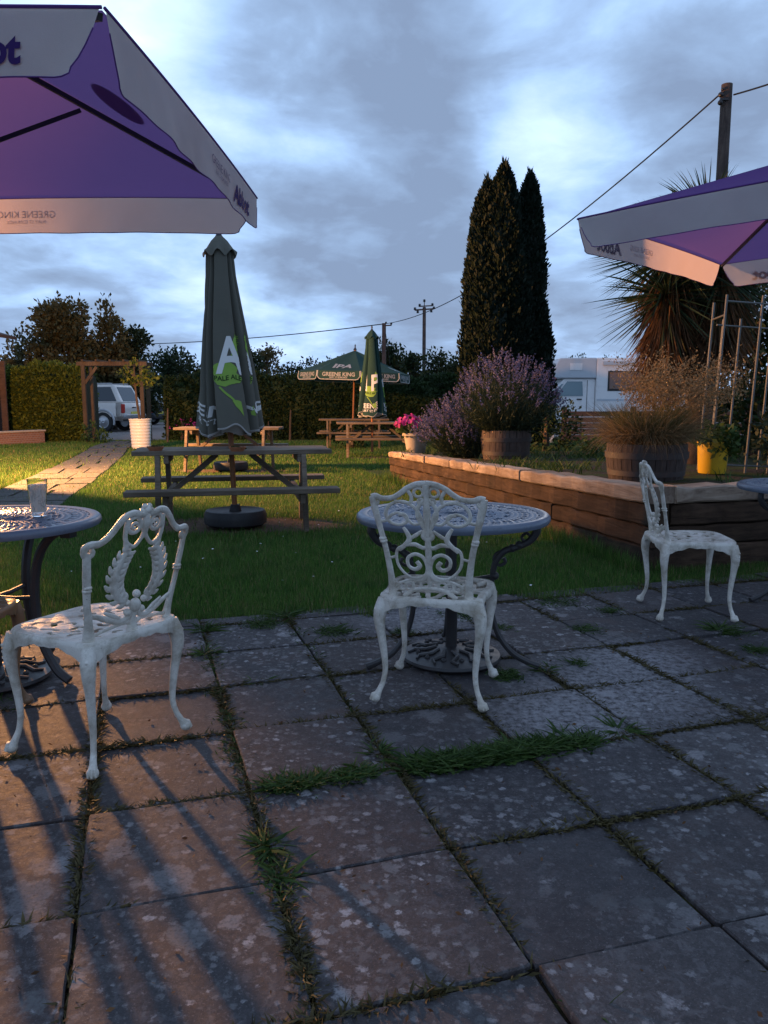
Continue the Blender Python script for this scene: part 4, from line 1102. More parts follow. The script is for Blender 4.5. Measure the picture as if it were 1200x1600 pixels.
for (u, v, lb, Y) in ((243, 704, 'mossy terracotta dish at the left end of the nearest picnic table', 7.45), (371, 705, 'terracotta dish beside the parasol pole on the nearest picnic table', 7.42)):
    p = P(u, v, .757); t = thing('terracotta_dish', lb, 'dish', (p.x, p.y, .757), 0, 'terracotta dishes on the nearest picnic table')
    MB().lathe([(.001, 0), (.055, 0), (.075, .03), (.078, .038), (.07, .038), (.06, .02), (.001, .015)], 24).build('bowl', terracotta, t, True)
    nn = 60; a = rng.uniform(0, 6.28, nn); rr = rng.uniform(0, .06, nn)
    np_quads('moss', leaf_quads(np.stack([np.cos(a) * rr, np.sin(a) * rr, np.full(nn, .02)], 1), rand_dir(nn) + np.array([0, 0, 1]), .035, .5), moss_leaf, t)

# ================================================================== GREEN PARASOLS
def closed_parasol(label, loc, rz, h0=.93, h1=2.60, phase=0.0, kind=0):
    t = thing('closed_parasol', label, 'parasol', loc, rz, 'closed green parasols on picnic tables')
    # groove angles (deg); -90 faces the viewer
    gr = [(-117, .50, 10), (-136, .30, 8), (-160, .5, 12), (-42, .46, 10), (-18, .34, 9), (18, .5, 12), (100, .5, 12), (140, .5, 13), (175, .4, 11)]
    def rad(th, q):
        Rr = np.interp(q, [0, .3, .6, .86, .93, 1], [.325, .265, .20, .142, .135, .125])
        g = 0
        for a, dp, w in gr:
            d = abs((math.degrees(th) - a - 6 * math.sin(q * 4 + a) + 180) % 360 - 180); g = max(g, dp * max(0, 1 - d / w) ** 1.2)
        return Rr * (1 - g * (.75 + .3 * (1 - q)) + .025 * math.sin(th * 3 + q * 5))
    def surf(th, q, off=0.0):
        r = rad(th, q) + off; low = .045 * math.sin(th * 4 + 1) * (1 - q) ** 3 + .02 * math.sin(th * 9) * (1 - q) ** 3
        return Vector((r * math.cos(th), r * math.sin(th), h0 + (h1 - h0) * q + low))
    nt_, nq = 180, 36; V = []; Fc = []
    for i in range(nq + 1):
        for j in range(nt_): V.append(surf(2 * math.pi * j / nt_, i / nq))
    for i in range(nq):
        for j in range(nt_): j2 = (j + 1) % nt_; Fc.append((i * nt_ + j, i * nt_ + j2, (i + 1) * nt_ + j2, (i + 1) * nt_ + j))
    cv = mesh_obj('canopy', V, Fc, green_fabric, t, True)
    V = []; Fc = []
    for j in range(nt_):
        th = 2 * math.pi * j / nt_
        V += [surf(th, .008, .003), surf(th, -.004, .004), surf(th, -.004, -.004)]
    for j in range(nt_):
        j2 = (j + 1) % nt_; Fc += [(3 * j, 3 * j + 1, 3 * j2 + 1, 3 * j2), (3 * j + 1, 3 * j + 2, 3 * j2 + 2, 3 * j2 + 1)]
    mesh_obj('hem', V, Fc, trim_fabric, cv, True)
    # pale lining hanging inside
    V = []; Fc = []
    for j in range(48):
        th = 2 * math.pi * j / 48; r = rad(th, 0) * .9
        V += [(r * math.cos(th), r * math.sin(th), h0 + .05), (r * .75 * math.cos(th), r * .75 * math.sin(th), h0 - .035 - .02 * math.sin(th * 5))]
    for j in range(48): j2 = (j + 1) % 48; Fc.append((2 * j, 2 * j + 1, 2 * j2 + 1, 2 * j2))
    mesh_obj('lining', V, Fc, trim_fabric, t, True)
    # top vent cap
    V = []; Fc = []
    for i, (r, z) in enumerate(((.035, h1 + .13), (.075, h1 + .09), (.12, h1 + .02), (.15, h1 - .035))):
        for j in range(48):
            th = 2 * math.pi * j / 48; k = 1 + (.16 * abs(math.sin(th * 3.5 + .4)) - .06) * i / 3; V.append((r * k * math.cos(th), r * k * math.sin(th), z + .03 * math.sin(th * 7) * (i == 3)))
    for i in range(3):
        for j in range(48): j2 = (j + 1) % 48; Fc.append((i * 48 + j, i * 48 + j2, (i + 1) * 48 + j2, (i + 1) * 48 + j))
    mesh_obj('vent_cap', V, Fc, green_fabric, t, True)
    MB().lathe([(.0005, h1 + .235), (.014, h1 + .22), (.02, h1 + .195), (.012, h1 + .17), (.024, h1 + .15), (.036, h1 + .13)], 14).build('finial', black_metal, t, True)
    MB().tube([(0, 0, .12), (0, 0, h1)], .026, 14).build('pole', umb_pole_wood, t, True)
    # print, laid round the folds: x = arc metres from the panel's middle, y = metres above the hem
    Hh = h1 - h0
    def lay(V2, F2, th0, mat, nm, off=.004, lo=-400, hi=400):
        th = [th0 + x / float(np.interp(y_ / Hh, [0, .3, .6, 1], [.325, .265, .20, .125])) for x, y_ in V2]
        F3 = [f for f in F2 if R(lo) < sum(th[i] for i in f) / len(f) < R(hi)]
        if not F3: return
        use = sorted({i for f in F3 for i in f}); mp_ = {k: n for n, k in enumerate(use)}
        mesh_obj(nm, [surf(th[i], V2[i][1] / Hh, off) for i in use], [tuple(mp_[i] for i in f) for f in F3], mat, cv)
    def txt(body, size, bold, th0, y0, mat, dx=0.0, kx=1.0, **kw):
        V2, F2 = text_polys(body, size, bold, 'CENTER', .022); lay([(x * kx + dx, y_ + y0) for x, y_ in V2], F2, th0, mat, 'lettering', **kw)
    def logo(th0, lo=-400, hi=400, letters=('P', 'A'), dxs=(-.26, .02)):
        for ch, dx in zip(letters, dxs): txt(ch, .47, .010, th0, .53, print_white, dx, .80, off=.007, lo=lo, hi=hi)
        crown = [(-.15, .47), (-.10, .40), (-.03, .375), (.05, .385), (.11, .42), (.145, .475), (.08, .50), (.10, .55), (.05, .525), (.02, .60), (-.02, .54), (-.09, .60), (-.09, .52), (-.16, .57)]
        V2, F2 = refine([(x - .01, y_ + .02) for x, y_ in crown], [tuple(range(len(crown)))], .025); lay(V2, F2, th0, print_lime, 'crown_print', .004, lo, hi)
        V2, F2 = text_polys('PALE ALE', .062, .001, 'CENTER', .02); lay([(x - .01, y_ + .452 + .8 * x * x) for x, y_ in V2], F2, th0, print_green, 'lettering', .008, lo, hi)
        arrow = [(-.10, .395), (-.085, .405), (.075, .205), (.06, .195)]; head = [(.015, .24), (.10, .265), (.12, .14), (.045, .185)]
        feather = [(.05, .80), (.07, .86), (.09, .92), (.115, .88), (.14, .89), (.15, .82), (.13, .74), (.10, .66), (.09, .72)]; shaft = [(-.02, .58), (-.005, .59), (.11, .82), (.10, .83)]
        for pl in (arrow, head, feather, shaft):
            V2, F2 = refine(pl, [tuple(range(len(pl)))], .025); lay(V2, F2, th0, print_lime, 'arrow_print', .005, lo, hi)
    logo(R(-79), -116, -43); logo(R(-50), -31, 10); logo(R(60), 22, 98, ('I', 'P'), (-.12, .08)); logo(R(-205), -222, -188)
    for th0, lo, hi, b1, b2 in ((-139, -180, -118, 'GREENE', 'BURY ST'), (-33, -40, 20, 'KING', ''), (75, 25, 99, 'GREENE KING', 'BURY ST EDMUNDS'), (150, 105, 178, 'KING', 'EDMUNDS')):
        txt(b1, .135, .003, R(th0), .165, print_white, lo=lo, hi=hi)
        if b2: txt(b2, .07, .001, R(th0), .09, print_white, lo=lo, hi=hi)
    return t
cp1 = closed_parasol('tall closed green parasol with pale ale lettering at the nearest picnic table', (-1.46, 7.66, 0), R(0))
cp1.rotation_euler = (0, R(-1.8), R(4))
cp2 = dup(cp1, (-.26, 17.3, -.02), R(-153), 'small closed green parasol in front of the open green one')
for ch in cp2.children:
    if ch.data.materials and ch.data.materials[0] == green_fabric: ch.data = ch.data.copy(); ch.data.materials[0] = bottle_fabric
# open green parasol far back
def open_green(label, loc):
    t = thing('green_parasol', label, 'parasol', loc, R(8)); t.rotation_euler = (0, R(2), R(8))
    Rr, ze, zp, ns = 1.42, 1.92, 2.5, 8
    for k in range(ns):
        a0, a1 = 2 * math.pi * k / ns, 2 * math.pi * (k + 1) / ns; V = []; Fc = []; n = 6
        for i in range(n + 1):
            m = i / n
            for j in range(n + 1):
                s = j / n; p = Vector((math.cos(a0), math.sin(a0), 0)).lerp(Vector((math.cos(a1), math.sin(a1), 0)), s) * (Rr * m)
                V.append((p.x, p.y, zp - (zp - ze) * m - .05 * math.sin(math.pi * s) * math.sin(math.pi * m)))
        for i in range(n):
            for j in range(n): q = i * (n + 1) + j; Fc.append((q, q + n + 1, q + n + 2, q + 1))
        mesh_obj('canopy_panel', V, Fc, bottle_fabric, t, True)
        V = []; Fc = []
        def vs(s, h, off=0):
            p = Vector((math.cos(a0), math.sin(a0), 0)).lerp(Vector((math.cos(a1), math.sin(a1), 0)), s); d = Vector((p.x, p.y, 0)).normalized()
            e = 1 - .5 * max(0, 1 - min(s, 1 - s) / .09) ** 2
            return p * Rr + d * (.02 * h + .01 + off) + Vector((0, 0, ze - .21 * h * e))
        for j in range(25):
            for i in range(4): V.append(vs(.012 + .976 * j / 24, i / 3))
        for j in range(24):
            for i in range(3): q = j * 4 + i; Fc.append((q, q + 4, q + 5, q + 1))
        va = mesh_obj('valance', V, Fc, bottle_fabric, t, True)
        edge = [vs(.012, .0), vs(.012, .45)] + [vs(.012 + .976 * j / 24, 1) for j in range(25)] + [vs(.988, .45), vs(.988, 0)]
        MB().tube(edge, .013, 5).build('hem', trim_fabric, va)
        V2, F2 = text_polys('GREENE KING', .13, .004, 'CENTER', .05); w = 2 * Rr * math.sin(math.pi / ns)
        mesh_obj('lettering', [vs(.5 + x / w, .62 - y_ / .21, .012) for x, y_ in V2], F2, print_pale, va)
        V2, F2 = text_polys('BURY ST EDMUNDS', .05, .002, 'CENTER', .05)
        mesh_obj('lettering', [vs(.5 + x / w, .86 - y_ / .21, .012) for x, y_ in V2], F2, print_pale, va)
        if k % 2 == 1:
            V2, F2 = text_polys('IPA', .34, .012, 'CENTER', .05)
            def cps(x, y_):
                m = .86 - y_ / 1.2; s = .5 + x / (w * m); p = Vector((math.cos(a0), math.sin(a0), 0)).lerp(Vector((math.cos(a1), math.sin(a1), 0)), s) * (Rr * m)
                return Vector((p.x, p.y, zp - (zp - ze) * m - .05 * math.sin(math.pi * s) * math.sin(math.pi * m) + .014))
            mesh_obj('lettering', [cps(x, y_) for x, y_ in V2], F2, print_pale, t)
        r_ = MB().bar((0, 0, zp - .03), (math.cos(a0) * Rr, math.sin(a0) * Rr, ze - .02), .02, .03); r_.build('rib', umb_pole_wood, t)
    MB().tube([(0, 0, 0), (0, 0, zp + .03)], .026, 10).build('pole', umb_pole_wood, t, True)
    MB().lathe([(.001, zp + .16), (.02, zp + .12), (.012, zp + .08), (.035, zp + .04), (.05, zp)], 12).build('finial', black_metal, t, True)
open_green('open dark green parasol over the farthest picnic table', (-.83, 20.6, 0))

# ================================================================== RAISED BED PLANTING
def half_barrel(label, loc, r=.34, h=.42):
    t = thing('half_barrel', label, 'planter', loc, random.uniform(0, 6), 'half barrel planters on the raised bed')
    b = MB(); ns = 22
    for k in range(ns):
        a0, a1 = 2 * math.pi * (k + .03) / ns, 2 * math.pi * (k + .97) / ns
        V = []; prof = ((.90, 0), (.96, h * .3), (1.0, h * .62), (.985, h))
        for kk, z in prof:
            for a in (a0, (a0 + a1) / 2, a1):
                V.append((r * kk * math.cos(a), r * kk * math.sin(a), z))
        for kk, z in reversed(prof):
            for a in (a0, (a0 + a1) / 2, a1): V.append(((r * kk - .028) * math.cos(a), (r * kk - .028) * math.sin(a), z))
        Fc = []
        for i in range(7):
            for j in range(2): q = i * 3 + j; Fc.append((q, q + 1, q + 4, q + 3))
        for j in range(2): Fc.append((21 + j, 22 + j, 1 + j, j))
        b.add(V, Fc)
    b.build('staves', barrel_wood, t)
    for z, k in ((h * .16, .935), (h * .62, 1.004), (h * .30, .965)):
        if z == h * .30: continue
        MB().lathe([(r * k - .002, z), (r * k + .006, z), (r * (k + .012) + .005, z + .055), (r * (k + .012) - .003, z + .055)], 44, closed=True).build('hoop', rusty_iron, t, True)
    MB().lathe([(.001, h * .86), (r * .5, h * .87), (r * .93, h * .84)], 24).build('compost', soil_m, t)
    return t
BZ = lambda x, y: bedz(x, y) + .0
lv = P(790, 717, .42); bz1 = .415
half_barrel('half barrel planter overflowing with tall lavender', (lv.x, lv.y, bz1), .335, .40)
def lavender(label, loc, n, r, h, z0, leanx=0.0, fl=1.0):
    t = thing('lavender', label, 'plant', loc, 0, 'lavender bushes on the raised bed')
    a = rng.uniform(0, 6.28, n); e = np.sqrt(rng.random(n)); rr = r * e
    tip = np.stack([np.cos(a) * rr + leanx * rng.uniform(.3, 1, n), np.sin(a) * rr, z0 + h * np.sqrt(np.maximum(.06, 1 - (e * .93) ** 2)) * rng.uniform(.72, 1.08, n)], 1)
    base = np.stack([np.cos(a) * rr * .35, np.sin(a) * rr * .35, np.full(n, z0 - .03)], 1)
    np_quads('stems', blades(base, tip - base, .006, .06, 3), lav_leaf, t)
    # leafy lower growth
    m = n * 9; k = rng.integers(0, n, m); q = rng.uniform(.05, .80, (m, 1)); pts = base[k] + (tip - base)[k] * q + rng.normal(size=(m, 3)) * .02
    np_quads('leaves', leaf_quads(pts, (tip - base)[k] * .8 + rand_dir(m) * .5, rng.uniform(.05, .11, m), .14), lav_leaf, t)
    # flower spikes
    nf = int(n * fl); Q = []
    d = (tip - base)[:nf]; d = d / np.linalg.norm(d, axis=1, keepdims=True)
    for w in range(12):
        c = tip[:nf] + d * (.010 * w - .05) + rng.normal(size=(nf, 3)) * .006; Q.append(leaf_quads(c, d * .6 + rand_dir(nf), rng.uniform(.018, .034, nf), .75))
    np_quads('flower_spikes', np.concatenate(Q), lav_flower, t)
lavender('tall grey green lavender bush in full bloom growing out of the far half barrel', (lv.x, lv.y, bz1), 820, .78, 1.02, .38, 0, .42)
lavender('lower purple lavender bush trailing beside the pink flower pot', (1.16, 11.3, .41), 420, .52, .78, .0, -.25, .95)
gp = P(1008, 750, .50)
half_barrel('half barrel planter filled with dry ornamental grass', (gp.x, gp.y, .50), .35, .33)
def tussock():
    t = thing('ornamental_grass', 'straw coloured ornamental grass with airy seed heads in the near half barrel', 'plant', (gp.x, gp.y, .50))
    for nm, n, mat, sp_, h in (('leaves', 3800, straw_leaf, .62, .56), ('green_leaves', 2400, straw_green, .34, .54)):
        a = rng.uniform(0, 6.28, n); rr = np.sqrt(rng.random(n)) * .24; B = np.stack([np.cos(a) * rr, np.sin(a) * rr, np.full(n, .28)], 1)
        a2 = a + rng.normal(size=n) * .5; l = rng.uniform(.4, 1.1, n) * h; out = rng.random(n) ** .8 * sp_
        T = np.stack([np.cos(a2) * out * l * 1.5, np.sin(a2) * out * l * 1.5, l], 1)
        np_quads(nm, blades(B, T, rng.uniform(.004, .0075, n), rng.uniform(.25, .95, (n, 1)) if nm == 'leaves' else .25, 5), mat, t)
    n = 170; a = rng.uniform(0, 6.28, n); B = np.stack([np.cos(a) * .1, np.sin(a) * .1, np.full(n, .34)], 1); out = rng.uniform(.05, .5, n)
    T = np.stack([np.cos(a) * out * .9 + .26, np.sin(a) * out, rng.uniform(.5, .92, n)], 1); np_quads('flower_stalks', blades(B, T, .0035, .12, 4), straw_leaf, t)
    m = n * 40; k = np.repeat(np.arange(n), 40); q = rng.uniform(.62, 1.0, (m, 1)); L_ = np.linalg.norm(T, axis=1)[k][:, None]
    c = B[k] + T[k] * q - np.array([0, 0, 1]) * L_ * .12 * q * q + T[k] * np.array([1, 1, 0]) * .25 * q * q + rng.normal(size=(m, 3)) * .035
    np_quads('seed_heads', leaf_quads(c, rand_dir(m), rng.uniform(.018, .036, m), .4), straw_leaf, t)
tussock()
# yellow tub
yb = P(1112, 739, .50); t = thing('yellow_tub', 'yellow plastic tub with trailing green leaves on the raised bed', 'plant pot', (yb.x, yb.y, .50))
MB().lathe([(.001, .0), (.125, .0), (.130, .01), (.146, .29), (.153, .295), (.153, .31), (.140, .31), (.128, .05), (.001, .04)], 36).build('tub', yellow_plastic, t, True)
MB().lathe([(.001, .26), (.138, .26)], 20).build('compost', soil_m, t)
foliage('leaves', [(0, 0, .36, .17, .17, .11), (.05, -.06, .28, .12, .12, .08)], 60, 7, .035, .085, weed_leaf, t, .5, .0)
# pot of pink petunias
pp = P(650, 707, .43); t = thing('flower_pot', 'pale stone pot at the far end of the timber wall', 'plant pot', (pp.x, pp.y, .425))
MB().lathe([(.001, 0), (.13, .0), (.14, .02), (.17, .18), (.185, .25), (.21, .26), (.21, .30), (.19, .30), (.17, .22), (.001, .2)], 32).build('pot', cream_pot, t, True)
t = thing('petunia', 'bright pink petunias spilling over the pale stone pot', 'flowers', (pp.x, pp.y, .425))
foliage('leaves', [(-.03, 0, .36, .24, .22, .12)], 80, 6, .03, .07, weed_leaf, t)
Q = []
for k in range(60):
    d = rand_dir(1)[0]; d[2] = abs(d[2]); c = np.array([-.10, -.05, .40]) + d * np.array([.21, .2, .17]) * rng.uniform(.85, 1.05); nrm = d + rng.normal(size=3) * .3; nrm /= np.linalg.norm(nrm)
    s1 = np.cross(nrm, [0, 0, 1.01]); s1 /= np.linalg.norm(s1); s2 = np.cross(nrm, s1); r_ = rng.uniform(.03, .042)
    Q = []
    for p5 in range(5):
        a0 = p5 * 1.2566; f = lambda a, k_: c + (s1 * math.cos(a) + s2 * math.sin(a)) * r_ * k_ + nrm * r_ * .3 * k_
        Q.append([c, f(a0 - .62, .85), f(a0, 1.1), f(a0 + .62, .85)])
    np_quads('bloom', np.array(Q), pink_flower, t)
# plant support cage
tw = thing('plant_support', 'tall grey metal rod plant cage leaning by the yellow tub', 'plant support', (3.33, 8.05, .48), R(10)); tw.rotation_euler = (0, R(2.6), R(10))
for (x, y_, h0_, h1_) in ((-.12, -.2, 0, 1.74), (.27, -.2, 0, 1.76), (.52, -.2, 0, 1.74), (.0, .2, .0, 1.72), (.22, .35, 0, 1.58), (.42, .35, 0, 1.6), (.78, -.2, 0, 1.74), (.80, .35, 0, 1.6)):
    MB().tube([(x, y_, h0_), (x, y_, h1_)], .0125, 8).build('rod', galv, tw, True)
for (a, b_, z) in (((-.12, -.2), (.78, -.2), 1.68), ((-.12, -.2), (.78, -.2), .09), ((.15, .35), (.80, .35), 1.52), ((-.12, -.2), (.0, .2), 1.55), ((.78, -.2), (.80, .35), 1.5)):
    MB().tube([(*a, z), (*b_, z)], .009, 8).build('cross_rod', galv, tw, True)

# cordyline palm with several heads and a skirt of dead leaves
def cordyline(loc):
    t = thing('cordyline_palm', 'spiky cordyline palm with hanging dead leaves on the raised bed', 'palm tree', loc)
    heads = [(0, 0, 2.80, .72, 460), (-.42, -.15, 2.45, .76, 380), (-.50, -.2, 1.95, .70, 260), (.38, .2, 2.5, .66, 320), (.1, -.25, 2.2, .72, 260)]
    b = MB(); b.tube(spline([(0, 0, -.1), (.03, 0, .6), (-.02, .02, 1.4), (0, 0, 2.7)], 5), lerp_list([.19, .15, .12, .09], 16), 10)
    b.tube(spline([(0, 0, 1.0), (-.25, -.1, 1.5), (-.42, -.15, 2.0)], 5), lerp_list([.10, .08, .07], 11), 9); b.tube(spline([(0, 0, 1.2), (.25, .12, 1.8), (.38, .2, 2.45)], 5), lerp_list([.10, .08, .07], 11), 9)
    b.build('trunk', palm_bark, t, True)
    for (x, y_, z, L_, n) in heads:
        d = rand_dir(n); d[:, 2] = d[:, 2] * .85 + .12; d /= np.linalg.norm(d, axis=1, keepdims=True); l = L_ * rng.uniform(.75, 1.1, n)
        B = np.array([x, y_, z]) + d * .06
        np_quads('leaf_head', blades(B, d * l[:, None], rng.uniform(.022, .034, n), .16, 5), palm_leaf, t)
        m = int(n * 3.0); a = rng.uniform(0, 6.28, m); o_ = rng.uniform(.05, .48, m) * L_; l = rng.uniform(.6, 1.15, m) * L_
        B = np.stack([x + np.cos(a) * .07, y_ + np.sin(a) * .07, z - rng.uniform(-.05, .75, m)], 1); T = np.stack([np.cos(a) * o_, np.sin(a) * o_, -l * .75], 1)
        np_quads('dead_leaf_skirt', blades(B, T, rng.uniform(.02, .036, m), .18, 4), dead_leaf, t)
cordyline((3.78, 9.6, .45))
# dark evergreen shrub at the right behind the cage
def shrub(label, loc, blobs, ncl, per, spread, size, mat, name='shrub', group=None, th=.6, tr_=.05):
    t = thing(name, label, 'bush', loc, 0, group); foliage('foliage', blobs, ncl, per, spread, size, mat, t); trunk(t, th, tr_, limbs=6, name='stem'); return t
shrub('large dark evergreen shrub at the right behind the plant cage', (5.4, 11.6, .42), [(0, 0, 1.3, 1.25, .9, 1.3), (-.7, -.2, .9, .9, .7, .9), (.8, 0, 1.6, .9, .8, 1.3), (.2, .2, 2.4, .9, .8, .9)], 620, 12, .10, .13, hedge_leaf, th=2.0, tr_=.09)
shrub('leafy grey green perennial beside the yellow tub', (4.05, 7.9, .5), [(0, 0, .28, .38, .3, .3), (.35, .1, .35, .35, .3, .35)], 110, 8, .05, .09, lav_leaf)
shrub('low dark bush at the foot of the cypress trees', (2.75, 13.4, .36), [(0, 0, .35, .55, .4, .4), (.3, .1, .5, .3, .3, .4)], 120, 9, .06, .08, hedge_leaf)
shrub('low weedy bush on the grass between the half barrels', (3.35, 11.6, .40), [(0, 0, .12, .45, .3, .16)], 60, 7, .05, .08, weed_leaf, th=.2, tr_=.02)

# columnar cypresses
def cypress(label, loc, h, r, spires, n):
    t = thing('cypress_tree', label, 'tree', loc, random.uniform(0, 6), 'columnar cypress trees behind the raised bed')
    t.rotation_euler = (0, 0, 0)
    core = MB(); Q = []
    def rad(q): return float(np.interp(q, [0, .06, .2, .45, .7, .85, .94, 1], [.75, .93, 1.0, .94, .78, .58, .34, .03]))
    for (sx, sy, sh, sr) in spires:
        prof = [(max(.01, sr * rad(q) * .86), .15 + (sh - .2) * q * .985) for q in np.linspace(0, 1, 20)]
        core.lathe(prof, 18, (sx, sy, 0), wob=lambda a, z: 1 + .07 * math.sin(3 * a + z * 2.3) + .05 * math.sin(7 * a - z * 4))
        m = int(n * sh * sr); q = rng.random(m) ** .9; a = rng.uniform(0, 6.283, m)
        rr = np.array([rad(x) for x in q]) * sr * (rng.uniform(.82, 1.0, m) + .07 * np.sin(a * 4 + q * 23) + .07 * np.sin(a * 9 - q * 61) + .05 * np.sin(a * 19 + q * 140) + .10 * (rng.random(m) > .97))
        C = np.stack([sx + np.cos(a) * rr, sy + np.sin(a) * rr, .12 + sh * q * .97], 1)
        ax = np.stack([np.cos(a) * .55, np.sin(a) * .55, np.full(m, 1.0)], 1) + rng.normal(size=(m, 3)) * .28
        Q.append(leaf_quads(C, ax, rng.uniform(.05, .115, m), .45))
        m2 = 90; C = np.stack([sx + rng.normal(size=m2) * .05 * sr, sy + rng.normal(size=m2) * .05, sh * rng.uniform(.93, 1.0, m2)], 1)
        Q.append(leaf_quads(C, np.array([0, 0, 1.0]) + rng.normal(size=(m2, 3)) * .25, rng.uniform(.08, .2, m2), .2))
    core.build('inner_growth', cypress_leaf, t, True); np_quads('foliage', np.concatenate(Q), cypress_leaf, t)
    MB().lathe([(.16, -.3), (.12, .5)], 10).build('trunk', bark, t)
cypress('broad twin topped cypress tree behind the lavender', (1.92, 14.7, .3), 5.3, .6, [(.22, 0, 5.06, .46), (-.06, .1, 4.80, .45), (.06, -.12, 3.4, .54), (-.14, 0, 2.2, .42), (.36, -.1, 4.0, .42)], 8000)
cypress('slimmer single topped cypress tree on the right of the pair', (2.62, 14.9, .3), 5.0, .4, [(.02, 0, 4.95, .37), (.12, 0, 2.9, .43)], 8000)

sc_ = R(-46.3); cypress('unseen cypress added by the lamp post to shade the patio and lawn', (LAMP.x + 2.1 * math.cos(sc_), LAMP.y + 2.1 * math.sin(sc_), 0), 4.6, .4, [(0, 0, 4.6, .32), (-.33, .69, 2.10, .13)], 7000)  # out of view; tree and low side spire added to block lamp light

# ================================================================== HEDGES, ARCH, YARD
def hedge(label, A, B, depth, h, mat, n, top_bright=None, name='hedge'):
    A = Vector(A); B = Vector(B); L_ = (B - A).length; d = (B - A).normalized(); nr = Vector((-d.y, d.x))
    t = thing(name, label, 'hedge', ((A + B) / 2).to_3d(), math.atan2(d.y, d.x), 'hedges round the garden')
    core = MB(); ns, nc = int(L_ * 2) + 2, 10; V = []; Fc = []
    prof = [(-.42, 0), (-.46, .3), (-.47, .6), (-.44, .85), (-.3, .97), (0, 1.0), (.3, .97), (.44, .85), (.46, .4), (.42, 0)]
    wob = lambda x, k: .06 * math.sin(x * 1.7 + k) + .05 * math.sin(x * 4.1 + 2 * k)
    for i in range(ns + 1):
        x = -L_ / 2 + L_ * i / ns
        for k, (a, z) in enumerate(prof): V.append((x, a * depth * .9 * (1 + wob(x, k)), z * h * (.95 + .5 * wob(x * .8, 3)) * .97))
    for i in range(ns):
        for k in range(nc - 1): q = i * nc + k; Fc.append((q, q + 1, q + nc + 1, q + nc))
    Fc += [tuple(range(nc)), tuple(range(ns * nc, ns * nc + nc))]
    core.add(V, Fc).build('inner_growth', hedge_leaf, t, True)
    per = int(n * L_); P_ = np.array(prof); seg = rng.choice(nc - 1, per, p=np.array([1.6, 1.5, 1.5, 1, 1.4, 1.4, .6, .6, .4]) / 10.0); f = rng.random(per)
    ay = P_[seg, 0] + (P_[seg + 1, 0] - P_[seg, 0]) * f; az = P_[seg, 1] + (P_[seg + 1, 1] - P_[seg, 1]) * f; x = rng.uniform(-.5, .5, per) * L_
    nz = .06 * np.sin(x * 1.7) + .05 * np.sin(x * 4.1 + az * 6) + .05 * np.sin(x * 9 + ay * 12)
    C = np.stack([x, ay * depth * (1 + nz) + rng.normal(size=per) * .05, az * h * (.97 + .5 * nz) + rng.normal(size=per) * .05], 1)
    out = np.stack([np.zeros(per), ay * 1.5, np.maximum(0, az - .8) * 4], 1)
    np_quads('foliage', leaf_quads(C, out + rand_dir(per) * .9 + np.array([0, 0, .3]), rng.uniform(.06, .15, per), .5), mat, t); return t
hedge('clipped hedge to the left of the garden arch, lit orange by the lamp', (-12.9, 24.6), (-9.0, 24.5), 1.3, 2.25, privet_leaf, 3800)
hedge('long dark clipped hedge running behind the picnic tables', (-6.85, 25.2), (3.4, 25.6), 1.4, 2.0, hedge_leaf, 3400)
# garden arch
ar = thing('garden_arch', 'weathered timber garden arch framing the parked pickup', 'garden arch', (-7.95, 23.6, 0))
for x in (-.84, .86):
    for y_ in (-.25, .35): MB().box((x, y_, 1.12), (.11, .10, 2.24), None, .008).build('post', post_wood, ar)
    MB().bar((x * .96, -.25, 1.72), (x * .52, -.25, 2.2), .06, .08).build('brace', post_wood, ar)
for y_ in (-.25, .35): MB().box((0, y_, 2.29), (2.05, .06, .12), None, .006).build('beam', post_wood, ar)
for x in (-.8, -.4, 0, .4, .8): MB().box((x, .05, 2.375), (.06, .95, .06), None, .005).build('rafter', post_wood, ar)
shrub('low creeper growing at the foot of the left arch post', (-8.5, 23.1, 0), [(0, 0, .25, .35, .3, .3), (.3, 0, .12, .3, .25, .15)], 60, 8, .05, .09, weed_leaf, th=.4, tr_=.02)
# ribbed planter and sapling
pl = P(221, 701, 0); t = thing('ribbed_planter', 'tall white ribbed planter by the garden arch', 'planter', pl)
prof = [(.001, 0), (.22, 0)]
for k in range(9):
    z = .03 + k * .078; r0 = np.interp(z, [0, .75], [.225, .265]); prof += [(r0, z), (r0 + .014, z + .03), (r0 + .010, z + .062)]
prof += [(.285, .735), (.285, .76), (.25, .76), (.24, .66), (.001, .65)]
MB().lathe(prof, 40).build('pot', white_ceramic, t, True)
t = thing('sapling', 'thin young tree with few leaves growing in the white ribbed planter', 'tree', (pl.x, pl.y, .64))
MB().tube([(0, 0, 0), (-.06, 0, .5), (-.10, 0, 1.1), (-.10, 0, 1.5)], [.035, .03, .024, .012], 8).tube([(-.09, 0, .9), (-.4, .02, 1.3)], [.014, .006], 6).tube([(-.09, 0, .95), (.22, 0, 1.25)], [.014, .006], 6).build('trunk', bark, t, True)
foliage('crown', [(-.12, 0, 1.3, .35, .3, .3), (.28, 0, 1.15, .22, .2, .2), (-.3, 0, 1.2, .2, .2, .2)], 46, 7, .05, .12, privet_leaf, t, .45, -.1)
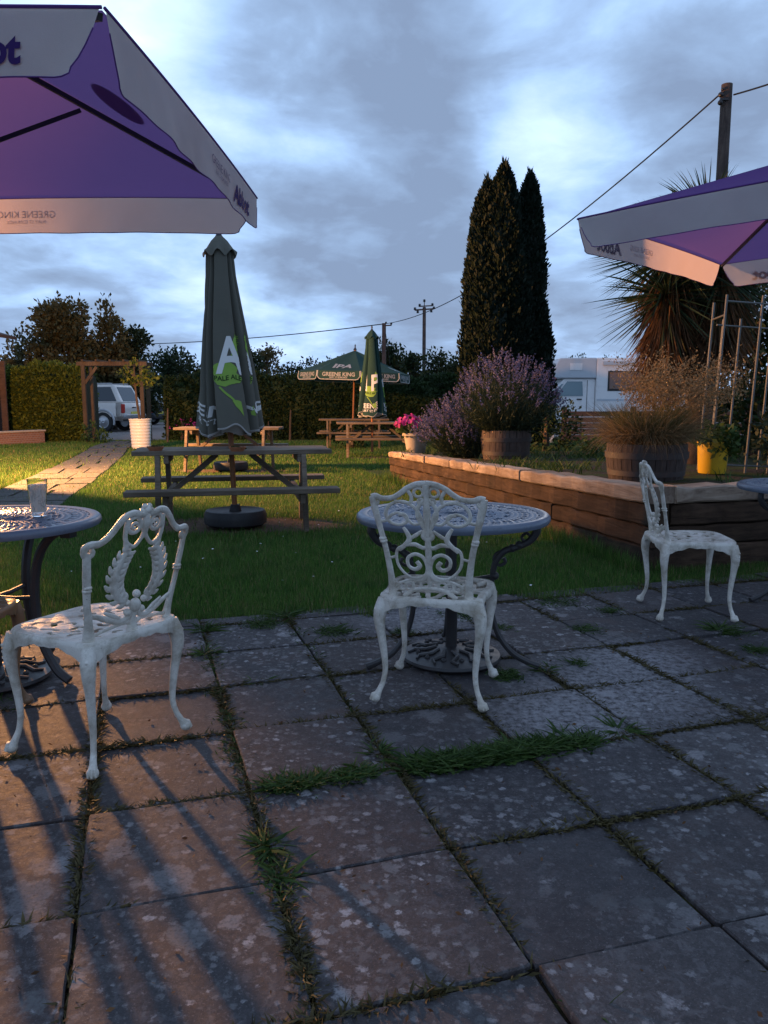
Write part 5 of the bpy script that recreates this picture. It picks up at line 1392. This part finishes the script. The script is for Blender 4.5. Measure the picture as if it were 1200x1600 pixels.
# shelter at the left edge, low brick wall
sh = thing('garden_shelter', 'pink boarded timber garden shelter at the left edge', 'shelter', (-11.12, 22.0, 0), R(0))
MB().box((.30, 0, 1.55), (.14, .14, 3.1), None, .01).build('post', post_wood, sh)
MB().box((-1.7, 0, 1.55), (.14, .14, 3.1), None, .01).build('post', post_wood, sh)
MB().box((-.74, .02, 1.85), (1.9, .06, .86)).build('upper_panel', pink_board, sh); MB().box((-.74, .02, .42), (1.9, .06, .82)).build('lower_panel', pink_board, sh)
MB().box((-.70, -.02, .87), (2.05, .14, .06), None, .006).build('rail', post_wood, sh); MB().box((-.70, -.02, 1.40), (2.05, .14, .06), None, .006).build('rail', post_wood, sh)
MB().bar((-2.2, 0, 3.75), (.62, 0, 2.98), 1.9, .09).build('roof', pole_wood, sh)
MB().box((-.74, 1.0, 1.2), (1.9, .05, 2.3)).build('rear_wall', fence_wood, sh)
bm_ = M_('old_brick', (.3, .16, .1), .9, .2); br = bm_.n('ShaderNodeTexBrick', i_Scale=4.5); br.inputs['Color1'].default_value = (.28, .13, .08, 1); br.inputs['Color2'].default_value = (.20, .10, .07, 1); br.inputs['Mortar'].default_value = (.3, .27, .24, 1)
bm_.l(bm_.co((1, 1, 1), 'Object', (R(90), 0, 0)), br.inputs['Vector']); bm_.color(br.outputs['Color'])
lw = thing('brick_wall', 'low brick wall at the left edge of the lawn', 'wall', (-10.85, 21.3, 0), R(68))
MB().box((0, 0, .15), (4.2, .22, .36), None, .01).build('wall_body', bm_.m, lw); MB().box((0, 0, .355), (4.26, .28, .05), None, .012).build('coping', cream_pot, lw)

# ---- vehicles
car_glass = M_('car_glass', (.035, .045, .055), .08, .7).m
def carpaint(name, col): 
    m = M_(name, col, .32, .5); m.b.inputs['Coat Weight'].default_value = .6; m.b.inputs['Coat Roughness'].default_value = .08
    m.color(m.mix(m.ramp(m.noise(m.co(), 2.2, 5), [(.45, 0), (.8, .35)]), col, tuple(x * .6 for x in col))); return m.m
rubber = M_('tyre_rubber', (.02, .02, .02), .8).m; alloy = M_('alloy', (.45, .45, .46), .35, .5, .8).m
lens_red = M_('red_lens', (.5, .03, .02), .2).m; lens_white = M_('clear_lens', (.7, .72, .72), .15).m; trimblack = M_('black_trim', (.02, .02, .022), .5).m; number_white = M_('plate', (.7, .6, .1), .5).m
def wheel(root, x, y, r, w=.22):
    b = MB().lathe([(r * .62, -w / 2), (r * .93, -w / 2), (r, -w / 2 + .04), (r, w / 2 - .04), (r * .93, w / 2), (r * .62, w / 2)], 28, closed=True)
    Mx = Matrix.Rotation(R(90), 3, 'X')
    ty = MB().add([Mx @ v + Vector((x, y, r)) for v in b.v], b.f).build('wheel', rubber, root, True)
    s = 1 if y < 0 else -1
    b = MB().lathe([(.001, .0), (r * .12, .012), (r * .16, 0), (r * .55, -.02), (r * .63, .01), (r * .63, -.1), (.001, -.1)], 24)
    MB().add([Matrix.Rotation(R(90) * s, 3, 'X') @ v + Vector((x, y - s * (w / 2 - .015), r)) for v in b.v], b.f).build('rim', alloy, ty, True)
def loft(sections):
    """sections: list of (x, [(y,z)...]) mirrored closed rings"""
    V = []; n = None; Fc = []
    for x, ring in sections:
        full = ring + [(-y, z) for y, z in reversed(ring)]; n = len(full); V += [(x, y, z) for y, z in full]
    m = len(sections)
    for i in range(m - 1):
        for j in range(n): j2 = (j + 1) % n; Fc.append((i * n + j, i * n + j2, (i + 1) * n + j2, (i + 1) * n + j))
    Fc += [tuple(range(n - 1, -1, -1)), tuple(range((m - 1) * n, m * n))]
    return MB().add(V, Fc)
def vehicle(label, loc, rz, Lc, W, belt, roof, hood, cab, mat, group='cars parked beyond the garden arch', bed=False, wr=.35, ground=.28, name='parked_car', lower=None):
    """front at +x; cab = (rear bottom, rear top, front top, front bottom) x positions"""
    t = thing(name, label, 'car', loc, rz, group); hw = W / 2
    ring = lambda zb, zt, k: [(hw * k * .86, zb), (hw * k, zb + .16), (hw * k, zt - .16), (hw * k * .97, zt - .03), (hw * k * .88, zt)]
    secs = []
    x0, x1 = -Lc / 2, Lc / 2
    for x, zt, k, zb in ((x0, belt - .12, .90, ground + .12), (x0 + .06, belt - .02, .96, ground + .05), (x0 + .3, belt, 1, ground), (cab[0], belt, 1, ground), (0, belt, 1, ground), (cab[3], belt - .01, 1, ground), (cab[3] + .15, hood + .05, 1, ground), (x1 - .5, hood - .02, .98, ground), (x1 - .12, hood - .14, .92, ground + .05), (x1, hood - .28, .82, ground + .14)):
        secs.append((x, ring(zb, zt, k)))
    body = loft(secs).build('body', mat, t, True, 35)
    kt = .80
    cr = [(cab[0], [(hw * .96, belt - .02), (hw * .95, belt + .01)]), ]
    V = [];
    def quad_cab(xa, xb, xc, xd, zb, zt, w0, w1):
        return [(xa, w0, zb), (xb, w1, zt), (xc, w1, zt), (xd, w0, zb)]
    L1 = quad_cab(*cab, belt - .03, roof, hw * .95, hw * kt)
    b = MB(); V = L1 + [(x, -y, z) for x, y, z in L1]
    b.add(V, [(0, 1, 2, 3), (7, 6, 5, 4), (0, 4, 5, 1), (1, 5, 6, 2), (2, 6, 7, 3), (3, 7, 4, 0)])
    o = b.build('cabin', mat, t); md = o.modifiers.new('bev', 'BEVEL'); md.width = .07; md.segments = 3
    dz = roof - belt
    def side(xs0, xs1, s):   # side windows between fractional x at sill and top
        f = lambda x, z: (x, s * (hw * .95 + (hw * kt - hw * .95) * (z - belt + .03) / (dz + .03) + .012), z)
        return f
    def panel(nm, pts, nrm, mt):
        n_ = Vector(nrm).normalized() * .012
        MB().add([Vector(p) for p in pts] + [Vector(p) - n_ * 2.5 for p in pts], [(0, 1, 2, 3), (7, 6, 5, 4), (0, 1, 5, 4), (1, 2, 6, 5), (2, 3, 7, 6), (3, 0, 4, 7)]).build(nm, mt, t)
    zb_, zt_ = belt + .05, roof - .10
    inter = lambda a, b_, z: a + (b_ - a) * (z - belt + .03) / (dz + .03)
    n_win = 3 if cab[2] - cab[1] > 2 else 2
    for s in (1, -1):
        f = side(0, 0, s); fr = np.linspace(0, 1, n_win + 1)
        for k in range(n_win):
            lo0, lo1 = inter(cab[0], cab[1], zb_) + .12, inter(cab[3], cab[2], zb_) - .12; hi0, hi1 = inter(cab[0], cab[1], zt_) + .12, inter(cab[3], cab[2], zt_) - .12
            pts = [f(lo0 + (lo1 - lo0) * fr[k] + .04, zb_), f(lo0 + (lo1 - lo0) * fr[k + 1] - .04, zb_), f(hi0 + (hi1 - hi0) * fr[k + 1] - .04, zt_), f(hi0 + (hi1 - hi0) * fr[k] + .04, zt_)]
            panel('window', pts, (0, s, .15), car_glass)
        MB().box((x1 - .14, s * hw * .74, hood - .22), (.16, .30, .13), None, .03).build('headlight', lens_white, t)
        MB().box((x0 + .055, s * hw * .88, belt - .24), (.12, .17, .36), None, .03).build('tail_light', lens_red, t)
        for xw in (x0 + .85, x1 - .9): wheel(t, xw, s * (hw - .10), wr)
        for xw in (x0 + .85, x1 - .9):
            pts = [(xw + (wr + .07) * math.cos(a), (hw + .012) * s, wr + (wr + .07) * math.sin(a)) for a in np.linspace(-.25, math.pi + .25, 16)]
            MB().tube(pts, .05, 6, flat=((0, 1, 0), .6)).build('wheel_arch', lower or trimblack, t, True)
            pts = [(xw + (wr + .035) * math.cos(a), hw * s, wr + (wr + .035) * math.sin(a)) for a in np.linspace(0, 2 * math.pi, 20)[:-1]]
    w = hw * kt * .86
    rx0, rx1 = inter(cab[0], cab[1], zb_), inter(cab[0], cab[1], zt_)
    panel('rear_window', [(rx0 - .012, -w, zb_), (rx0 - .012, w, zb_), (rx1 - .012, w * .93, zt_), (rx1 - .012, -w * .93, zt_)], (-1, 0, .4), car_glass)
    rx0, rx1 = inter(cab[3], cab[2], zb_), inter(cab[3], cab[2], zt_)
    panel('windscreen', [(rx0 + .012, -w, zb_), (rx0 + .012, w, zb_), (rx1 + .012, w * .93, zt_), (rx1 + .012, -w * .93, zt_)], (1, 0, .6), car_glass)
    MB().box((x0 - .02, 0, ground + .17), (.16, W * .92, .16), None, .04).build('bumper', lower or trimblack, t); MB().box((x1 - .02, 0, ground + .14), (.14, W * .8, .15), None, .04).build('bumper', trimblack, t)
    MB().box((x0 - .005, 0, belt - .42), (.03, .52, .12)).build('number_plate', number_white, t)
    MB().box((x0 + .012, 0, belt - .2), (.04, .3, .05), None, .01).build('handle', trimblack, t)
    for s in (1, -1): MB().bar((cab[1] + .1, s * hw * .7, roof + .04), (cab[2] - .3, s * hw * .7, roof + .04), .04, .04).build('roof_rail', alloy, t)
    return t
silver = carpaint('pale_silver_paint', (.74, .68, .62)); navy = carpaint('dark_blue_paint', (.03, .045, .08)); whitep = carpaint('white_paint', (.66, .66, .66))
vehicle('pale pickup truck with a hard top, seen through the garden arch', (-12.6, 32.3, 0), R(180 - 9.4), 5.2, 1.85, 1.16, 1.86, 1.12, (-2.52, -2.15, .75, 1.5), silver, wr=.40, ground=.45, lower=alloy)
vehicle('dark blue estate car partly hidden behind the pale pickup truck', (-13.7, 41.3, 0), R(180 - 12), 4.5, 1.82, 1.05, 1.68, .95, (-2.1, -1.6, .5, 1.3), navy)
# motorhome
def motorhome():
    mw = paint('motorhome_white', (.80, .79, .78), .35, (.4, .36, .33), .4, 3, .05); mgrey = paint('motorhome_grey', (.50, .54, .58), .35, (.25, .25, .26), .3, 3, .05)
    t = thing('motorhome', 'white motorhome parked beyond the board fence', 'motorhome', (6.75, 32.2, 0), R(3))
    Wd = 2.2
    # side profile, x to the right (rear), front at x=0; extruded in y
    def pr(nm, poly, mat, y0=0.0, y1=Wd, bev=.05):
        o = MB().prism(poly, y0, y1, lambda a, b_, h: Vector((a, h, b_))).build(nm, mat, t)
        if bev: md = o.modifiers.new('bev', 'BEVEL'); md.width = bev; md.segments = 2
        return o
    pr('living_body', [(1.85, .45), (6.6, .45), (6.65, 2.95), (1.85, 2.95)], mw)
    pr('over_cab', [(-.02, 2.28), (.35, 2.93), (1.848, 2.95), (1.848, 2.12), (.12, 2.12)], mgrey)
    pr('cab', [(-.95, .45), (-.98, .95), (-.75, 1.22), (.0, 1.42), (.55, 2.118), (1.845, 2.118), (1.845, .45)], mw, .1, Wd - .1)
    def pane(nm, poly, y, mat, d=.03): MB().prism(poly, y - d, y + .02, lambda a, b_, h: Vector((a, h, b_))).build(nm, mat, t)
    blue_glass = M_('motorhome_glass', (.16, .24, .27), .08, .7).m; blind = M_('brown_blind', (.22, .13, .10), .3, .5).m
    pane('door_window', [(.25, 1.42), (.68, 2.0), (1.3, 2.0), (1.34, 1.42)], .1, blue_glass)
    pane('quarter_light', [(.02, 1.40), (.18, 1.42), (.52, 1.9), (.45, 1.9)], .1, blue_glass)
    pane('window_frame', [(2.32, 1.62), (4.25, 1.62), (4.25, 2.42), (2.32, 2.42)], 0, trimblack, .02); pane('side_window', [(2.38, 1.70), (4.2, 1.70), (4.2, 2.37), (2.38, 2.37)], -.015, blind)
    pane('side_window', [(5.0, 1.72), (6.1, 1.72), (6.1, 2.37), (5.0, 2.37)], 0, blind, .035)
    pane('awning', [(2.1, 2.66), (5.6, 2.66), (5.6, 2.80), (2.1, 2.80)], 0, mgrey, .10)
    pane('trim_strip', [(1.9, 1.22), (6.55, 1.22), (6.55, 1.30), (1.9, 1.30)], 0, mgrey, .012); pane('door_handle', [(1.1, 1.26), (1.3, 1.26), (1.3, 1.31), (1.1, 1.31)], .1, trimblack, .03)
    pane('door_seam', [(1.5, .7), (1.52, .7), (1.52, 2.05), (1.5, 2.05)], .1, trimblack, .008); pane('skylight', [(.75, 2.45), (1.25, 2.45), (1.25, 2.72), (.75, 2.72)], 0, mw, .015)
    MB().box((.25, -.08, 1.45), (.12, .24, .28), None, .04).build('wing_mirror', trimblack, t)
    MB().box((-.9, .3, .9), (.14, .3, .2), None, .03).build('headlight', lens_white, t); MB().box((-.97, Wd / 2, .55), (.12, 2.0, .25), None, .04).build('bumper', trimblack, t)
    for x in (-.05, 5.0):
        for y_ in (.12, Wd - .12): wheel(t, x, y_, .36)
motorhome()
# board fence in front of it
fe = thing('board_fence', 'low brown horizontal board fence in front of the motorhome', 'fence', (0, 0, 0))
fx0 = D(880, 700, 23).x; fz = 0
for k, x in enumerate(np.linspace(fx0, fx0 + 10, 6)):
    MB().box((x, 23.0, .52 + fz), (.13, .13, 1.06), None, .008).build('post', fence_wood, fe)
    if k < 5:
        for i in range(5): MB().box((x + 1.0, 22.91 + .012 * (i % 2), .16 + .17 * i), (2.0, .025, .15), None, .004).build('board', fence_wood, fe)
MB().box((fx0 - .35, 23.0, .55), (.10, .10, 1.1), None, .008).build('post', whitep, fe)
# field gate, white, left of the fence
ga = thing('white_gate', 'white barred gate at the left end of the board fence', 'gate', (fx0 - .4, 23.2, 0))
for z in (.25, .5, .75, .98): MB().bar((-1.4, 0, z), (0, 0, z), .03, .08).build('bar', whitep, ga)
MB().bar((-1.4, .03, .2), (0, .03, 1.0), .03, .08).build('brace', whitep, ga); MB().box((-1.4, 0, .6), (.07, .07, 1.2)).build('stile', whitep, ga)
# stakes and small shrubs along the hedge
for k, (u, v, h_, lb) in enumerate(((453, 690, .95, 'thin wooden stake in front of the dark hedge'), (262, 692, 1.0, 'wooden stake beside the white ribbed planter'))):
    p = P(u, v); o = MB().tube([(0, 0, -.1), (.02, 0, h_ * .6), (.04, 0, h_)], [.035, .03, .022], 7).build('wooden_stake', post_wood, None, True); o.location = p; tag(o, lb, 'stake', 'stakes along the hedge')
for (u, v, lb) in ((285, 688, 'small flowering shrub against the hedge by the white planter'), (420, 688, 'small leafy shrub at the foot of the dark hedge behind the tables'), (550, 700, 'weedy tuft of long grass under the farther picnic tables')):
    p = P(u, v); t = shrub(lb, p, [(0, 0, .3, .45, .3, .35), (.3, 0, .25, .3, .25, .3)], 60, 8, .06, .09, hedge_leaf if '285' not in str(u) else weed_leaf, 'small_shrub', 'small shrubs along the hedge')
    if u == 285:
        n = 90; d = rand_dir(n); d[:, 2] = abs(d[:, 2]); tag(np_quads('blossom', leaf_quads(np.array([.1, -.05, .32]) + d * np.array([.5, .35, .35]), rand_dir(n), .06, .9), pink_flower, t), kind='stuff')

# ---- trees beyond the garden
def tree(label, loc, h, blobs, ncl, per, spread, size, mat, name='tree', group='trees beyond the garden', up=.25, tr_=.15):
    t = thing(name, label, 'tree', loc, 0, group)
    foliage('crown', blobs, ncl, per, spread, size, mat, t, .55, up); trunk(t, h * .8, tr_, limbs=7); return t
def crown(h, w, k=7, base=.2):
    out = [(0, 0, h * (base + 1) / 2, w * .6, w * .55, h * (1 - base) / 2 * .8)]
    for i in range(k):
        z = random.uniform(base + .12, .88) * h; r = w * random.uniform(.28, .45); sw = w * (.62 if z < h * .6 else .38); a = random.uniform(0, 6.28)
        out.append((math.cos(a) * sw, math.sin(a) * sw * .8, z, r, r * .9, r * .85))
    return out
# big dark group at the left
def at(u, Y): return D(u, 700, Y).x
tree('big dark rounded tree behind the left hedge, glowing brown', (at(118, 33), 33, 0), 5.5, crown(5.35, 1.9, 11, .1), 900, 12, .14, .2, brown_leaf, 'broad_tree')
tree('lower bushy tree at the far left behind the hedge', (at(55, 32), 32, 0), 4.3, crown(4.4, 1.35, 9, .1), 560, 12, .13, .19, brown_leaf, 'broad_tree')
tree('pointed dark conifer on the right of the big left tree group', (at(178, 34), 34, 0), 5.2, [(0, 0, 1.4, 1.4, 1.2, 1.3), (0, 0, 2.6, 1.1, 1, 1.2), (.05, 0, 3.7, .7, .7, 1.0), (0, 0, 4.7, .33, .33, .8)], 620, 12, .13, .2, brown_leaf, 'conifer', up=.5)
tree('round dark tree leaning over the garden arch', (at(205, 35), 35, 0), 4.6, crown(4.5, 1.25, 8, .1), 480, 12, .13, .19, tree_leaf, 'broad_tree')
tree('low round tree at the right end of the left tree group', (at(228, 36), 36, 0), 3.6, crown(3.6, .8, 7, .05), 300, 12, .11, .17, tree_leaf, 'broad_tree')
specs = [(268, 46, 4.2, 1.7, 'dense dark tree above the hedge left of the tall closed parasol', tree_leaf), (300, 48, 4.6, 1.8, 'dark bushy tree directly behind the tall closed parasol', tree_leaf),
         (395, 50, 4.9, 1.4, 'dark tree just right of the tall closed parasol', tree_leaf), (420, 52, 5.2, 1.4, 'taller brownish tree right of the tall closed parasol', brown_leaf),
         (458, 55, 4.3, 1.5, 'small round tree above the middle of the long hedge', tree_leaf), (495, 58, 4.3, 1.6, 'low dark tree above the open green parasol, on its left', tree_leaf),
         (530, 60, 4.6, 1.7, 'dark tree directly behind the open green parasol', tree_leaf), (612, 42, 4.5, 1.0, 'loose airy tree beside the middle utility pole', tree_leaf),
         (640, 44, 4.3, 1.2, 'airy bushy tree in front of the far utility pole', tree_leaf), (690, 46, 4.5, 1.4, 'dark tree between the far utility pole and the cypress trees', tree_leaf), (722, 45, 4.3, 1.4, 'dark tree touching the left cypress', tree_leaf),
         (575, 60, 4.2, 1.6, 'low tree behind the small closed parasol', tree_leaf), (905, 60, 5.0, 1.7, 'pale tree showing above the motorhome roof', tree_leaf), (950, 62, 5.4, 1.8, 'tree above the motorhome near the palm', tree_leaf), (880, 64, 4.6, 1.5, 'low far tree above the motorhome cab', tree_leaf)]
for (u, Y, h, w, lb, mt) in specs:
    tree(lb, (at(u, Y), Y, 0), h, crown(h * .97, w, 7, .1), 230 if Y > 41 else 150, 9, .16, .24, mt, 'distant_tree')
# far wood along the horizon
n = 26000; x = rng.uniform(-70, 60, n); hh = 3.2 + .9 * np.sin(x * .31) + .6 * np.sin(x * .9 + 1) + .3 * np.sin(x * 2.3); z = rng.random(n) ** .6 * hh; y = 75 + rng.uniform(-1.5, 1.5, n)
tag(np_quads('far_wood', leaf_quads(np.stack([x, y, z], 1), rand_dir(n) + np.array([0, 0, .4]), rng.uniform(.35, .75, n), .6), tree_leaf), kind='stuff')

# ---- utility poles and wires
def utility_pole(label, top, h0, r, parts=0):
    t = thing('utility_pole', label, 'utility pole', (top.x, top.y, h0), 0, 'utility poles')
    h = top.z - h0; MB().tube([(0, 0, -.3), (0, 0, h)], [r, r * .82], 12).build('pole', pole_wood, t, True); return t, h
p1 = D(1136, 132, 16); t, h = utility_pole('dark wooden utility pole rising behind the right purple parasol', p1, .2, .125)
MB().bar((-.16, -.1, h - .3), (.0, -.1, h - .3), .04, .04).ball((-.15, -.1, h - .22), .05, 7).ball((-.15, -.1, h - .36), .05, 7).ball((-.12, -.1, h - .12), .03, 7).build('insulator', black_metal, t)
p2 = D(600, 505, 40); t, h = utility_pole('short wooden utility pole standing behind the small closed parasol', p2, 0, .12)
MB().bar((-.05, 0, h - .12), (.38, 0, h - .1), .06, .06).ball((.36, 0, h - .02), .06, 6).ball((.1, 0, h + .03), .05, 6).build('bracket', black_metal, t); MB().tube([(.05, 0, h - .2), (.75, .5, -.2)], .012, 5).build('stay_wire', cable, t)
p3 = D(663, 480, 52); t, h = utility_pole('tall far utility pole with cross arms and a grey transformer', p3, 0, .13)
arm = MB().bar((-.62, 0, h - .18), (.62, 0, h - .1), .09, .09).bar((-.35, 0, h + .05), (.55, 0, h + .10), .07, .07).bar((0, 0, h), (0, 0, h + .35), .05, .05); arm.build('cross_arm', pole_wood, t)
for (x, z) in ((-.6, -.1), (-.42, -.3), (-.3, .12), (.52, .16), (.45, -.25), (0, .4), (.62, -.05)): MB().lathe([(.02, -.08), (.11, -.06), (.04, -.02), (.11, .0), (.04, .04), (.1, .06), (.02, .1)], 10, (x, 0, h + z)).build('insulator', black_metal, t)
MB().box((-.62, -.3, h - 3.75), (.55, .55, 1.05), None, .05).build('transformer', paint('transformer_grey', (.30, .32, .36), .5, (.2, .2, .2), .3), t); MB().box((-.3, -.2, h - 4.35), (1.3, .5, .1)).build('bracket', black_metal, t)
def wire(label, a, b_, sag, r):
    pts = [a.lerp(b_, i / 30) - Vector((0, 0, sag * 4 * (i / 30) * (1 - i / 30))) for i in range(31)]; o = MB().tube(pts, r, 6).build('overhead_wire', cable, None, True); return tag(o, label, 'wire', 'overhead wires')
A1 = p1 + Vector((-.15, -.1, -.2)); A2 = p2 + Vector((.1, 0, -.02))
wire('overhead wire dipping from the near pole across behind the cypress trees', A1, A2, .85, .016)
wire('overhead wire rising from the near pole out of the right edge', p1 + Vector((.1, -.1, -.22)), D(1290, 100, 13.5), .02, .016)
wire('thin overhead wire running left from the short pole behind the tall closed parasol', A2, D(60, 536, 58), .45, .026)

# ---- the lamp whose orange light falls across the garden (stands just left of the picture)
lp = thing('lamp_post', 'lit orange lamp post standing left of the lawn', 'lamp', (LAMP.x, LAMP.y, 0))
MB().tube([(0, .18, 0), (0, .18, LAMP.z + .32)], [.05, .04], 12).build('pole', black_metal, lp, True)
MB().tube([(0, .18, LAMP.z + .30), (0, .0, LAMP.z + .34)], .02, 8).build('bracket', black_metal, lp, True)
MB().lathe([(.03, LAMP.z + .36), (.1, LAMP.z + .31), (.2, LAMP.z + .22), (.19, LAMP.z + .21), (.08, LAMP.z + .29), (.01, LAMP.z + .30)], 24, closed=True).build('lamp_shade', black_metal, lp, True)
em = M_('lamp_bulb_glow', (1, .6, .25)); em.b.inputs['Emission Color'].default_value = (*LAMP_COL, 1); em.b.inputs['Emission Strength'].default_value = 30
MB().ball((0, 0, LAMP.z + .20), .055, 10).build('bulb', em.m, lp, True)
ld = bpy.data.lights.new('lamp_light', 'POINT'); ld.energy = LAMP_W; ld.color = LAMP_COL; ld.shadow_soft_size = .13
lo = bpy.data.objects.new('lamp_light', ld); COL.objects.link(lo); lo.parent = lp; lo.location = (0, 0, LAMP.z + .05)
